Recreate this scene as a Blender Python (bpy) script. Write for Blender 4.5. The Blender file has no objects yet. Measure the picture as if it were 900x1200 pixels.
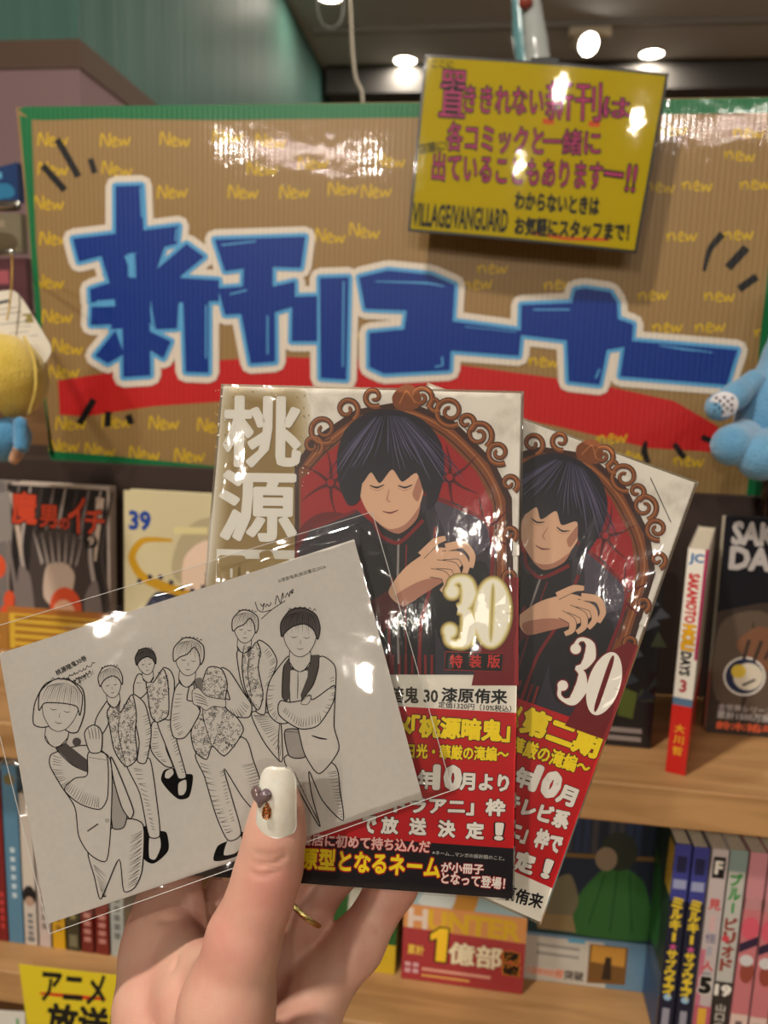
import bpy, math, random
import numpy as np
from mathutils import Vector, Matrix
random.seed(7); RNG = np.random.default_rng(7)
SC = bpy.context.scene
COL = SC.collection

# ------------------------------------------------------------------ camera
FPX = 900.0
def _cam_axes():
    ps, ph, th = [math.radians(a) for a in (7.5, 9.5, 2.0)]
    f = np.array([-math.sin(ps)*math.cos(ph), math.cos(ps)*math.cos(ph), -math.sin(ph)])
    r0 = np.array([math.cos(ps), math.sin(ps), 0.0]); u0 = np.cross(r0, f)
    return r0*math.cos(th)+u0*math.sin(th), -r0*math.sin(th)+u0*math.cos(th), f
CR, CU, CF = _cam_axes()
CC = np.array([0.0, 0.0, 1.35])
cd = bpy.data.cameras.new('camera'); cam = bpy.data.objects.new('camera', cd); COL.objects.link(cam)
cd.sensor_fit = 'VERTICAL'; cd.sensor_height = 36.0; cd.lens = 27.0
cd.clip_start = 0.01; cd.clip_end = 60
cd.dof.use_dof = True; cd.dof.focus_distance = 0.262; cd.dof.aperture_fstop = 12.5
cam.matrix_world = Matrix(((CR[0], CU[0], -CF[0], CC[0]), (CR[1], CU[1], -CF[1], CC[1]), (CR[2], CU[2], -CF[2], CC[2]), (0, 0, 0, 1)))
SC.camera = cam

# ------------------------------------------------------------------ world, exposure, lights
SC.view_settings.view_transform = 'Standard'; SC.view_settings.look = 'None'
SC.view_settings.gamma = 1.0; SC.view_settings.use_curve_mapping = False
SC.view_settings.exposure = 0.20
w = bpy.data.worlds.new('shop_air'); SC.world = w; w.use_nodes = True
w.node_tree.nodes['Background'].inputs[0].default_value = (1.0, 0.86, 0.70, 1)
w.node_tree.nodes['Background'].inputs[1].default_value = 0.05
CEIL = 2.90
def lamp(name, loc, power, radius, color=(1, 0.91, 0.80), aim=None, size=None):
    l = bpy.data.lights.new(name, 'AREA'); l.shape = 'DISK'; l.size = radius*2; l.energy = power; l.color = color
    o = bpy.data.objects.new(name, l); COL.objects.link(o); o.location = loc
    if aim is not None:
        o.rotation_euler = (Vector(aim)-Vector(loc)).to_track_quat('-Z', 'Y').to_euler()
    return o
# the downlights the shop has in its ceiling: a pair over the aisle by the shelf and rows further back
LAMPS = [(-0.93, -2.37, 20), (0.35, -2.9, 9), (1.27, -3.36, 13), (-1.35, -3.86, 14), (-0.62, -0.28, 22), (0.04, -4.28, 10)]
for i, (x, y, e) in enumerate(LAMPS):
    lamp('downlight_lamp', (x, y, CEIL-0.03), e, 0.055, aim=(0, 0.45, 1.1))
for x, y, e in ((-0.50, 4.0, 2.5), (0.65, 3.98, 3.5), (-0.74, 3.36, 0.5), (0.3, 2.0, 9), (1.9, 1.9, 16), (3.2, 3.0, 16), (2.4, -1.2, 10), (-2.6, -1.0, 6)):  # seen far downlights, then unseen lamps added so floor bounce lifts the ceiling
    lamp('far_and_added_lamp', (x, y, CEIL-0.02), e, 0.045)

# ------------------------------------------------------------------ camera maths: pixels of the 900x1200 frame to points of the place
def ray(x, y): return CF + CR*((x-450)/FPX) + CU*((600-y)/FPX)
def at_y(x, y, Y):
    v = ray(x, y); return CC + v*((Y-CC[1])/v[1])
def at_z(x, y, Z):
    v = ray(x, y); return CC + v*((Z-CC[2])/v[2])
def at_x(x, y, X):
    v = ray(x, y); return CC + v*((X-CC[0])/v[0])
def at_d(x, y, D): return CC + ray(x, y)*D
def proj(p):
    q = np.asarray(p, float)-CC; z = q@CF
    return np.stack([450+FPX*(q@CR)/z, 600-FPX*(q@CU)/z], -1)

# ------------------------------------------------------------------ materials
def lin(c):
    c = np.array(c, float)/255.0
    return tuple(np.where(c <= 0.04045, c/12.92, ((c+0.055)/1.055)**2.4))
MATS = {}
def mat(name, rgb, rough=0.6, spec=0.4, metal=0.0, coat=0.0, noise=None, bump=None, sheen=0, sss=0, trans=0, emit=None, coords='Object'):
    """noise=(scale, rgb2, detail, stretch) mixes a second colour; bump=(scale, strength, distance, stretch)"""
    if name in MATS: return MATS[name]
    m = bpy.data.materials.new(name); m.use_nodes = True; nt = m.node_tree; b = nt.nodes['Principled BSDF']
    b.inputs['Base Color'].default_value = (*lin(rgb), 1)
    b.inputs['Roughness'].default_value = rough; b.inputs['Specular IOR Level'].default_value = spec
    b.inputs['Metallic'].default_value = metal; b.inputs['Coat Weight'].default_value = coat; b.inputs['Coat Roughness'].default_value = 0.12
    b.inputs['Sheen Weight'].default_value = sheen
    if sss:
        b.inputs['Subsurface Weight'].default_value = sss; b.inputs['Subsurface Radius'].default_value = (0.6, 0.25, 0.15); b.inputs['Subsurface Scale'].default_value = 0.006
    b.inputs['Transmission Weight'].default_value = trans
    if emit:
        b.inputs['Emission Color'].default_value = (*lin(emit[0]), 1); b.inputs['Emission Strength'].default_value = emit[1]
    def tex(scale, detail, stretch):
        tc = nt.nodes.new('ShaderNodeTexCoord'); mp = nt.nodes.new('ShaderNodeMapping'); n = nt.nodes.new('ShaderNodeTexNoise')
        mp.inputs['Scale'].default_value = stretch; n.inputs['Scale'].default_value = scale; n.inputs['Detail'].default_value = detail
        nt.links.new(tc.outputs[coords], mp.inputs[0]); nt.links.new(mp.outputs[0], n.inputs['Vector']); return n
    if noise:
        n = tex(noise[0], noise[2] if len(noise) > 2 else 3, noise[3] if len(noise) > 3 else (1, 1, 1))
        r = nt.nodes.new('ShaderNodeValToRGB'); r.color_ramp.elements[0].position = 0.35; r.color_ramp.elements[1].position = 0.65
        r.color_ramp.elements[0].color = (*lin(rgb), 1); r.color_ramp.elements[1].color = (*lin(noise[1]), 1)
        nt.links.new(n.outputs['Fac'], r.inputs[0]); nt.links.new(r.outputs[0], b.inputs['Base Color'])
    if bump:
        n = tex(bump[0], 3, bump[3] if len(bump) > 3 else (1, 1, 1)); bp = nt.nodes.new('ShaderNodeBump')
        bp.inputs['Strength'].default_value = bump[1]; bp.inputs['Distance'].default_value = bump[2]
        nt.links.new(n.outputs['Fac'], bp.inputs['Height']); nt.links.new(bp.outputs[0], b.inputs['Normal'])
        if coat: nt.links.new(bp.outputs[0], b.inputs['Coat Normal'])
    MATS[name] = m; return m
def ink(rgb, rough=0.45, spec=0.3):
    return mat('ink_%02x%02x%02x_%d' % (rgb[0], rgb[1], rgb[2], int(rough*100)), rgb, rough, spec)
def film(name, scale=60, strength=0.4, dist=0.002, fac=0.55, rough=0.06, stretch=(1, 1, 1)):
    """clear plastic film: lets light straight through, mirrors by fresnel, with crinkles"""
    if name in MATS: return MATS[name]
    m = bpy.data.materials.new(name); m.use_nodes = True; nt = m.node_tree
    for n in list(nt.nodes):
        if n.type == 'BSDF_PRINCIPLED': nt.nodes.remove(n)
    out = [n for n in nt.nodes if n.type == 'OUTPUT_MATERIAL'][0]
    t = nt.nodes.new('ShaderNodeBsdfTransparent'); t.inputs[0].default_value = (0.985, 0.985, 0.98, 1)
    g = nt.nodes.new('ShaderNodeBsdfGlossy'); g.inputs['Roughness'].default_value = rough
    fr = nt.nodes.new('ShaderNodeFresnel'); fr.inputs['IOR'].default_value = 1.45
    mul = nt.nodes.new('ShaderNodeMath'); mul.operation = 'MULTIPLY'; mul.inputs[1].default_value = fac*2
    mx = nt.nodes.new('ShaderNodeMixShader')
    tc = nt.nodes.new('ShaderNodeTexCoord'); mp = nt.nodes.new('ShaderNodeMapping'); mp.inputs['Scale'].default_value = stretch
    n = nt.nodes.new('ShaderNodeTexNoise'); n.inputs['Scale'].default_value = scale; n.inputs['Detail'].default_value = 4
    bp = nt.nodes.new('ShaderNodeBump'); bp.inputs['Strength'].default_value = strength; bp.inputs['Distance'].default_value = dist
    L = nt.links.new
    L(tc.outputs['Object'], mp.inputs[0]); L(mp.outputs[0], n.inputs['Vector']); L(n.outputs['Fac'], bp.inputs['Height'])
    L(bp.outputs[0], g.inputs['Normal']); L(bp.outputs[0], fr.inputs['Normal']); L(fr.outputs[0], mul.inputs[0]); L(mul.outputs[0], mx.inputs[0])
    L(t.outputs[0], mx.inputs[1]); L(g.outputs[0], mx.inputs[2]); L(mx.outputs[0], out.inputs[0])
    MATS[name] = m; return m
def wood(name, a, b, scale=1.0, rough=0.5):
    if name in MATS: return MATS[name]
    m = mat(name, a, rough, 0.35); nt = m.node_tree; bs = nt.nodes['Principled BSDF']; L = nt.links.new
    tc = nt.nodes.new('ShaderNodeTexCoord'); mp = nt.nodes.new('ShaderNodeMapping'); mp.inputs['Scale'].default_value = (2.5*scale, 22*scale, 22*scale)
    n = nt.nodes.new('ShaderNodeTexNoise'); n.inputs['Scale'].default_value = 2.2; n.inputs['Detail'].default_value = 6; n.inputs['Distortion'].default_value = 0.7
    r = nt.nodes.new('ShaderNodeValToRGB'); r.color_ramp.elements[0].color = (*lin(a), 1); r.color_ramp.elements[1].color = (*lin(b), 1)
    r.color_ramp.elements[0].position = 0.38; r.color_ramp.elements[1].position = 0.62
    L(tc.outputs['Object'], mp.inputs[0]); L(mp.outputs[0], n.inputs['Vector']); L(n.outputs['Fac'], r.inputs[0]); L(r.outputs[0], bs.inputs['Base Color'])
    return m

# ------------------------------------------------------------------ objects
def link(name, me, parent=None, smooth=False):
    o = bpy.data.objects.new(name, me); COL.objects.link(o)
    if parent is not None: o.parent = parent
    if smooth:
        me.polygons.foreach_set('use_smooth', [True]*len(me.polygons)); me.update()
    return o
def tag(o, label, cat, group=None):
    o['label'] = label; o['category'] = cat
    if group: o['group'] = group
    return o
def empty(name, label, cat, group=None, M=None):
    o = bpy.data.objects.new(name, None); COL.objects.link(o); o.empty_display_size = 0.02
    if M is not None: o.matrix_world = M
    return tag(o, label, cat, group)
def structure(o):
    o['kind'] = 'structure'; return o
def frame_matrix(O, X, Y, Z):
    return Matrix(((X[0], Y[0], Z[0], O[0]), (X[1], Y[1], Z[1], O[1]), (X[2], Y[2], Z[2], O[2]), (0, 0, 0, 1)))

def world_of(o):
    return (world_of(o.parent) @ o.matrix_basis) if o.parent else o.matrix_basis.copy()

class MB:
    """collects geometry, then links it as one mesh object"""
    def __init__(s): s.v = []; s.f = []; s.m = []; s.mats = []; s.n = 0;
    def mi(s, m):
        if m not in s.mats: s.mats.append(m)
        return s.mats.index(m)
    def add(s, v, f, m):
        v = np.asarray(v, float).reshape(-1, 3); k = s.mi(m)
        s.v.append(v); s.f += [tuple(int(i)+s.n for i in q) for q in f]; s.m += [k]*len(f); s.n += len(v); return s
    def box(s, lo, hi, m, M=None, chamfer=0.0):
        lo = np.array(lo, float); hi = np.array(hi, float); c = min(chamfer, *(abs(hi-lo)*0.45))
        if c <= 0:
            v = np.array([[(lo, hi)[i][0], (lo, hi)[j][1], (lo, hi)[k][2]] for i in (0, 1) for j in (0, 1) for k in (0, 1)])
            f = [(0, 1, 3, 2), (4, 6, 7, 5), (0, 4, 5, 1), (2, 3, 7, 6), (0, 2, 6, 4), (1, 5, 7, 3)]
        else:
            v = []; idx = {}
            for sx in (0, 1):
                for sy in (0, 1):
                    for sz in (0, 1):
                        p = np.array([(lo, hi)[sx][0], (lo, hi)[sy][1], (lo, hi)[sz][2]]); sg = np.array([1-2*sx, 1-2*sy, 1-2*sz])
                        for a in range(3):
                            q = p.copy()
                            for b in range(3):
                                if b != a: q[b] += sg[b]*c
                            idx[(sx, sy, sz, a)] = len(v); v.append(q)
            f = []
            def I(t, a): return idx[(t[0], t[1], t[2], a)]
            for a in range(3):
                b, d = (a+1) % 3, (a+2) % 3
                for sa in (0, 1):
                    ring = []
                    for sb, sd in ((0, 0), (1, 0), (1, 1), (0, 1)):
                        t = [0, 0, 0]; t[a] = sa; t[b] = sb; t[d] = sd; ring.append(I(t, a))
                    f.append(ring if sa else ring[::-1])
                for sb in (0, 1):
                    for sd in (0, 1):
                        t0 = [0, 0, 0]; t0[b] = sb; t0[d] = sd; t1 = list(t0); t1[a] = 1
                        q = [I(t0, b), I(t1, b), I(t1, d), I(t0, d)]; f.append(q if sb != sd else q[::-1])
            for sx in (0, 1):
                for sy in (0, 1):
                    for sz in (0, 1):
                        t = (sx, sy, sz); q = [I(t, 0), I(t, 1), I(t, 2)]; f.append(q if (sx+sy+sz) % 2 else q[::-1])
            v = np.array(v)
        if M is not None: v = np.array([M @ Vector(p) for p in v])
        return s.add(v, f, m)
    def tube(s, pts, r, m, n=10, closed=False, cap=True):
        pts = [np.array(p, float) for p in pts]; N = len(pts); r = [r]*N if np.isscalar(r) else list(r)
        vs = []; up = None
        for i, p in enumerate(pts):
            a = pts[(i-1) % N] if (i > 0 or closed) else p; b = pts[(i+1) % N] if (i < N-1 or closed) else p
            t = b-a; t = t/(np.linalg.norm(t)+1e-12)
            if up is None:
                up = np.array([0, 0, 1.0]) if abs(t[2]) < 0.9 else np.array([1.0, 0, 0])
            x = np.cross(up, t); x /= np.linalg.norm(x)+1e-12; y = np.cross(t, x); up = y
            for k in range(n):
                g = 2*math.pi*k/n; vs.append(p+r[i]*(math.cos(g)*x+math.sin(g)*y))
        f = []
        for i in range(N if closed else N-1):
            j = (i+1) % N
            for k in range(n): l = (k+1) % n; f.append((i*n+k, i*n+l, j*n+l, j*n+k))
        if cap and not closed: f.append(tuple(range(n))[::-1]); f.append(tuple((N-1)*n+k for k in range(n)))
        return s.add(vs, f, m)
    def lathe(s, prof, O, A, m, n=24):
        """prof: (radius, height) pairs along axis A from O"""
        A = np.array(A, float); A /= np.linalg.norm(A); t = np.array([1.0, 0, 0]) if abs(A[0]) < 0.8 else np.array([0, 1.0, 0])
        x = np.cross(A, t); x /= np.linalg.norm(x); y = np.cross(A, x); O = np.array(O, float); vs = []
        for r, h in prof:
            for k in range(n): g = 2*math.pi*k/n; vs.append(O+A*h+max(r, 1e-6)*(math.cos(g)*x+math.sin(g)*y))
        f = []
        for i in range(len(prof)-1):
            for k in range(n): l = (k+1) % n; f.append((i*n+k, i*n+l, (i+1)*n+l, (i+1)*n+k))
        return s.add(vs, f, m)
    def ball(s, c, r, m, n=12, sc=(1, 1, 1)):
        vs = []; f = []
        for i in range(n+1):
            a = math.pi*i/n
            for k in range(2*n): b = math.pi*k/n; vs.append(np.array(c)+r*np.array([math.sin(a)*math.cos(b)*sc[0], math.sin(a)*math.sin(b)*sc[1], math.cos(a)*sc[2]]))
        for i in range(n):
            for k in range(2*n): l = (k+1) % (2*n); f.append((i*2*n+k, (i+1)*2*n+k, (i+1)*2*n+l, i*2*n+l))
        return s.add(vs, f, m)
    def build(s, name, parent=None, smooth=False, loc=None):
        me = bpy.data.meshes.new(name); V = np.concatenate(s.v) if s.v else np.zeros((0, 3))
        if parent is not None:
            Mi = np.array(world_of(parent).inverted()); V = V@Mi[:3, :3].T+Mi[:3, 3]
        if loc is not None: V = V-np.array(loc)
        me.from_pydata(V.tolist(), [], s.f)
        for m in s.mats: me.materials.append(m)
        me.polygons.foreach_set('material_index', s.m); me.update()
        o = link(name, me, parent, smooth)
        if loc is not None: o.location = loc
        return o

# ------------------------------------------------------------------ flat surfaces that carry print
class Patch:
    """a (slightly bowed) quad in space: u to the right, v up; c = BL, BR, TR, TL"""
    def __init__(s, BL, BR, TR, TL, bow=0.0):
        s.c = [np.array(p, float) for p in (BL, BR, TR, TL)]; s.bow = bow
        n = np.cross(s.c[1]-s.c[0]+s.c[2]-s.c[3], s.c[3]-s.c[0]+s.c[2]-s.c[1]); s.N = n/np.linalg.norm(n)
        s.W = np.linalg.norm(s.c[1]-s.c[0]); s.H = np.linalg.norm(s.c[3]-s.c[0])
    def P(s, uv, h=0.0):
        uv = np.asarray(uv, float).reshape(-1, 2); u = uv[:, :1]; v = uv[:, 1:]
        p = s.c[0]*(1-u)*(1-v)+s.c[1]*u*(1-v)+s.c[2]*u*v+s.c[3]*(1-u)*v
        return p+s.N*(h+s.bow*4*u*(1-u))
    def uv(s, px):
        px = np.asarray(px, float).reshape(-1, 2); q = np.full_like(px, 0.5); e = 1e-4
        for _ in range(12):
            r = proj(s.P(q))-px
            a = (proj(s.P(q+[e, 0]))-proj(s.P(q)))/e; b = (proj(s.P(q+[0, e]))-proj(s.P(q)))/e
            det = a[:, 0]*b[:, 1]-a[:, 1]*b[:, 0]
            du = (r[:, 0]*b[:, 1]-r[:, 1]*b[:, 0])/det; dv = (a[:, 0]*r[:, 1]-a[:, 1]*r[:, 0])/det
            q = q-np.stack([du, dv], 1)
        return q
    def sub(s, u0, v0, u1, v1, h=0.0):
        return Patch(*s.P([(u0, v0), (u1, v0), (u1, v1), (u0, v1)], h))
_TXT = {}
def text_mesh(body):
    """glyph triangles and their contour edges, 1 em high"""
    if body in _TXT: return _TXT[body]
    cu = bpy.data.curves.new('lettering', 'FONT'); cu.body = body; cu.size = 1.0; cu.resolution_u = 2
    o = bpy.data.objects.new('lettering', cu); COL.objects.link(o)
    bpy.context.view_layer.update()
    me = bpy.data.meshes.new_from_object(o.evaluated_get(bpy.context.evaluated_depsgraph_get()))
    v = np.zeros(len(me.vertices)*3); me.vertices.foreach_get('co', v); v = v.reshape(-1, 3)[:, :2]
    f = [tuple(p.vertices) for p in me.polygons]; cnt = {}
    for q in f:
        for i in range(len(q)):
            e = (min(q[i], q[i-1]), max(q[i], q[i-1])); cnt[e] = cnt.get(e, 0)+1
    ed = np.array([e for e, c in cnt.items() if c == 1], int)
    bpy.data.objects.remove(o); bpy.data.curves.remove(cu); bpy.data.meshes.remove(me)
    _TXT[body] = (v, f, ed); return _TXT[body]
def fatten(v, f, ed, d):
    """glyph grown by d: the triangles plus a band along every contour edge and a small disc on every contour point"""
    if d <= 0: return v, f, np.zeros(len(v))
    ed = ed[np.argsort(ed.min(1))]; a = v[ed[:, 0]]; b = v[ed[:, 1]]; e = b-a; L = np.linalg.norm(e, axis=1, keepdims=True)+1e-9; n = np.stack([-e[:, 1], e[:, 0]], 1)/L*d
    k = len(v); m = len(ed); V = [v, a+n, a-n, b-n, b+n]; F = list(f)+[(k+i, k+m+i, k+2*m+i, k+3*m+i) for i in range(m)]
    lv = [np.zeros(k)]+[1+np.arange(m) % 9]*4; pv = np.unique(ed); k += 4*m
    for j in range(7): g = 2*math.pi*j/7; V.append(v[pv]+d*np.array([math.cos(g), math.sin(g)])); lv.append(10+np.arange(len(pv)) % 14)
    F += [tuple(k+j*len(pv)+i for j in range(7)) for i in range(len(pv))]
    return np.vstack(V), F, np.concatenate(lv)
def spline(pts, n=6, closed=False, tn=0.40):
    P = np.array(pts, float); N = len(P)
    if N < 3: return P
    out = []
    for i in range(N if closed else N-1):
        p0 = P[(i-1) % N] if (closed or i > 0) else P[i]; p1 = P[i]; p2 = P[(i+1) % N]; p3 = P[(i+2) % N] if (closed or i+2 < N) else p2
        L = np.linalg.norm(p2-p1)
        def tan(u, v):
            d = v-u; k = np.linalg.norm(d)
            return d*min(tn, 0.9*L/(k+1e-12))
        m1, m2 = tan(p0, p2), tan(p1, p3)
        for k in range(n):
            t = k/n; out.append((2*t**3-3*t*t+1)*p1+(t**3-2*t*t+t)*m1+(3*t*t-2*t**3)*p2+(t**3-t*t)*m2)
    if not closed: out.append(P[-1])
    return np.array(out)
from mathutils.geometry import tessellate_polygon
LAY = 0.00002
MIC = 0.0000006     # hair's breadth between overlapping pieces of one ink layer
class Print:
    """print on a patch. src 'px' = photo pixels on ref patch, 'uv' = 0..1, or a callable of points -> uv"""
    def __init__(s, patch, src='px', ref=None, mb=None):
        s.p = patch; s.ref = ref or patch; s.src = src; s.mb = mb or MB(); s.ls = LAY; s.mic = MIC; s.nlev = 16; s.calls = 0; s.base = 0.0
    def _uv(s, pts):
        pts = np.asarray(pts, float).reshape(-1, 2)
        if callable(s.src): return s.src(pts)
        return s.ref.uv(pts) if s.src == 'px' else pts
    def raw(s, pts, faces, m, lay, level=None):
        s.calls += 1; V = s.p.P(s._uv(pts), (lay+s.base)*s.ls)
        lv = np.full(len(V), s.calls % s.nlev) if level is None else level
        V = V+s.p.N*(lv*s.mic)[:, None]; out = []
        for q in faces:                                   # every face looks out of the patch
            p0 = V[list(q)]; w_ = np.cross(p0[1:-1]-p0[0], p0[2:]-p0[0]).sum(0)@s.p.N
            out.append(tuple(q) if w_ >= 0 else tuple(q[::-1]))
        s.mb.add(V, out, m)
    def poly(s, pts, m, lay=1, smooth=False):
        if smooth: pts = spline(pts, 5, True)
        pts = np.asarray(pts, float)
        t = tessellate_polygon([[Vector((a, b, 0)) for a, b in pts]])
        s.raw(pts, [q for q in t], m, lay); return s
    def grow(s, pts, d, m, lay=1):
        """polygon grown by d with round corners"""
        s.poly(pts, m, lay); s.stroke(list(pts)+[pts[0]], 2*d, m, lay, round_=True); return s
    def stroke(s, pts, wd, m, lay=1, smooth=False, closed=False, round_=False, n=5):
        pts = spline(pts, n, closed) if smooth else np.asarray(pts, float)
        if closed and not smooth: pts = np.vstack([pts, pts[:1]])
        if closed and smooth: pts = np.vstack([pts, pts[:1]])
        N = len(pts); wd = np.full(N, float(wd)) if np.isscalar(wd) else np.interp(np.linspace(0, 1, N), np.linspace(0, 1, len(wd)), wd)
        d = np.gradient(pts, axis=0) if N > 2 else np.repeat(pts[1:]-pts[:1], 2, 0); d /= np.linalg.norm(d, axis=1, keepdims=True)+1e-9
        nn = np.stack([-d[:, 1], d[:, 0]], 1)
        if round_ and not smooth:
            for i in range(N-1):
                e = pts[i+1]-pts[i]; L = np.linalg.norm(e)
                if L < 1e-9: continue
                q = np.array([-e[1], e[0]])/L*wd[i]/2
                s.raw([pts[i]+q, pts[i]-q, pts[i+1]-q, pts[i+1]+q], [(0, 1, 2, 3)], m, lay)
        else:
            a = pts+nn*wd[:, None]/2; b = pts-nn*wd[:, None]/2
            s.raw(np.vstack([a, b]), [(i, i+1, N+i+1, N+i) for i in range(N-1)], m, lay)
        if round_:
            for i in range(N):
                g = np.linspace(0, 2*math.pi, 9)[:-1]; s.raw(pts[i]+np.stack([np.cos(g), np.sin(g)], 1)*wd[i]/2, [tuple(range(8))], m, lay)
        return s
    def disc(s, c, r, m, lay=1, n=24, ry=None, rot=0):
        g = np.linspace(0, 2*math.pi, n+1)[:-1]; e = np.stack([np.cos(g)*r, np.sin(g)*(ry or r)], 1); cr, sr = math.cos(rot), math.sin(rot)
        s.raw(np.array(c)+e@np.array([[cr, sr], [-sr, cr]]), [tuple(range(n))], m, lay); return s
    def text(s, body, A, B, h, m, lay=2, bold=0.02, outline=None, om=None, hv=None, slant=0):
        """fits the words between baseline points A and B with height h (up = perpendicular unless hv)"""
        A = np.array(A, float); B = np.array(B, float); e = B-A
        if hv is None:
            sgn = -1 if s.src == 'px' or getattr(s, 'ydown', False) else 1
            hv = np.array([-e[1], e[0]])/np.linalg.norm(e)*sgn*h*(1 if sgn > 0 else 1)
            if sgn < 0: hv = np.array([e[1], -e[0]])/np.linalg.norm(e)*h
        hv = np.array(hv, float)+e/np.linalg.norm(e)*slant
        v0, f0, ed = text_mesh(body); lo = v0.min(0); hi = v0.max(0)
        for bd, mm, l in ([(outline, om, lay)] if outline else [])+[(bold, m, lay+(1 if outline else 0))]:
            v, f, lv = fatten(v0, f0, ed, bd); q = (v-lo)/(hi-lo+1e-9)
            s.raw(A+q[:, :1]*e+q[:, 1:]*hv, f, mm, l, lv)
        return s
def uvbox(x0, y0, x1, y1):
    """a callable source: rectangle coordinates (y up) to uv"""
    return lambda p: (np.asarray(p, float)-[x0, y0])/[x1-x0, y1-y0]
def patch_slab(mb, p, t, m, n=1, grow=0.0):
    """solid slab behind patch p, thickness t"""
    g = np.linspace(-grow, 1+grow, n+1); uv = np.array([(a, b) for b in (-grow, 1+grow) for a in g]); k = n+1
    F = p.P(uv, 0); Bk = p.P(uv, -t); v = np.vstack([F, Bk]); f = []
    for i in range(n):
        f += [(i, i+1, k+i+1, k+i), (2*k+i+1, 2*k+i, 3*k+i, 3*k+i+1), (i+1, i, 2*k+i, 2*k+i+1), (k+i, k+i+1, 3*k+i+1, 3*k+i)]
    f += [(0, k, 3*k, 2*k), (n, 2*k+n, 3*k+n, k+n)]
    mb.add(v, f, m)

# ------------------------------------------------------------------ smooth bodies: distance field of tapered limbs, skinned by surface nets
def field_mesh(groups, res, k_in=0.002, k_out=0.005, pad=0.012, grooves=()):
    """groups: lists of limbs; a limb = [(point, radius), ...]; limbs blend softly"""
    allp = np.array([p for g in groups for l in g for p, r in l]); mr = max(r for g in groups for l in g for p, r in l)
    lo = allp.min(0)-mr-pad; hi = allp.max(0)+mr+pad; n = np.ceil((hi-lo)/res).astype(int)+1
    ax = [lo[i]+res*np.arange(n[i]) for i in range(3)]
    big = None
    def smin(a, b, k):
        h = np.clip(0.5+0.5*(b-a)/k, 0, 1); return b*(1-h)+a*h-k*h*(1-h)
    X, Y, Z = np.meshgrid(*ax, indexing='ij', sparse=True)
    X = X.astype(np.float32); Y = Y.astype(np.float32); Z = Z.astype(np.float32)
    for g in groups:
        dg = None
        for l in g:
            for (a, ra), (b, rb) in zip(l[:-1], l[1:]):
                a = np.array(a, np.float32); ba = np.array(b, np.float32)-a; L = float(ba@ba)+1e-12
                t = np.clip(((X-a[0])*ba[0]+(Y-a[1])*ba[1]+(Z-a[2])*ba[2])/L, 0, 1)
                d = np.sqrt((X-a[0]-t*ba[0])**2+(Y-a[1]-t*ba[1])**2+(Z-a[2]-t*ba[2])**2)-(ra+(rb-ra)*t)
                dg = d if dg is None else smin(dg, d, k_in)
        big = dg if big is None else smin(big, dg, k_out)
    S = big; ins = S < 0
    c = [slice(None, -1), slice(1, None)]
    cnt = np.zeros(tuple(n-1), np.float32); acc = np.zeros(tuple(n-1)+(3,), np.float32)
    corners = [(i, j, k) for i in (0, 1) for j in (0, 1) for k in (0, 1)]
    for a in corners:
        for d_ in range(3):
            if a[d_] == 1: continue
            b = list(a); b[d_] = 1
            va = S[c[a[0]], c[a[1]], c[a[2]]]; vb = S[c[b[0]], c[b[1]], c[b[2]]]
            cr = (va < 0) != (vb < 0); t = np.where(cr, va/(va-vb+1e-20), 0); cnt += cr
            for e in range(3): acc[..., e] += np.where(cr, a[e]+(t if e == d_ else 0), 0)
    act = cnt > 0; idx = -np.ones(act.shape, int); idx[act] = np.arange(act.sum())
    cell = np.argwhere(act); V = lo+res*(cell+acc[act]/cnt[act][:, None])
    F = []
    for d_ in range(3):
        u, w_ = [(1, 2), (2, 0), (0, 1)][d_]
        s0 = [slice(None)]*3; s1 = [slice(None)]*3; s0[d_] = slice(None, -1); s1[d_] = slice(1, None)
        A = ins[tuple(s0)]; B = ins[tuple(s1)]; E = np.argwhere(A != B)
        E = E[(E[:, u] > 0) & (E[:, w_] > 0) & (E[:, u] < n[u]-1) & (E[:, w_] < n[w_]-1)]
        fl = A[tuple(E.T)]
        def cel(du, dw):
            q = E.copy(); q[:, u] -= du; q[:, w_] -= dw; return idx[tuple(q.T)]
        Q = np.stack([cel(1, 1), cel(0, 1), cel(0, 0), cel(1, 0)], 1)
        Q[~fl] = Q[~fl][:, ::-1]; F.append(Q)
    F = np.concatenate(F); F = F[(F >= 0).all(1)]
    # relax
    ed = np.concatenate([F[:, [0, 1]], F[:, [1, 2]], F[:, [2, 3]], F[:, [3, 0]]]); ed = np.concatenate([ed, ed[:, ::-1]])
    for it in range(4):
        a_ = np.zeros_like(V); np.add.at(a_, ed[:, 0], V[ed[:, 1]]); q = np.bincount(ed[:, 0], minlength=len(V))[:, None]
        V = V*0.5+0.5*a_/np.maximum(q, 1)
    # creases pressed in along polylines
    for pts, depth, wd in grooves:
        pts = np.array(pts, float); dm = np.full(len(V), 9.0)
        for a, b in zip(pts[:-1], pts[1:]):
            ba = b-a; t = np.clip((V-a)@ba/(ba@ba+1e-12), 0, 1); dm = np.minimum(dm, np.linalg.norm(V-a-t[:, None]*ba, axis=1))
        nr = np.zeros_like(V); p0, p1, p2, p3 = [V[F[:, i]] for i in range(4)]; fn = np.cross(p2-p0, p3-p1)
        for i in range(4): np.add.at(nr, F[:, i], fn)
        nr /= np.linalg.norm(nr, axis=1, keepdims=True)+1e-12
        V = V-nr*(depth*np.exp(-(dm/wd)**2))[:, None]
    return V, F

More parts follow.
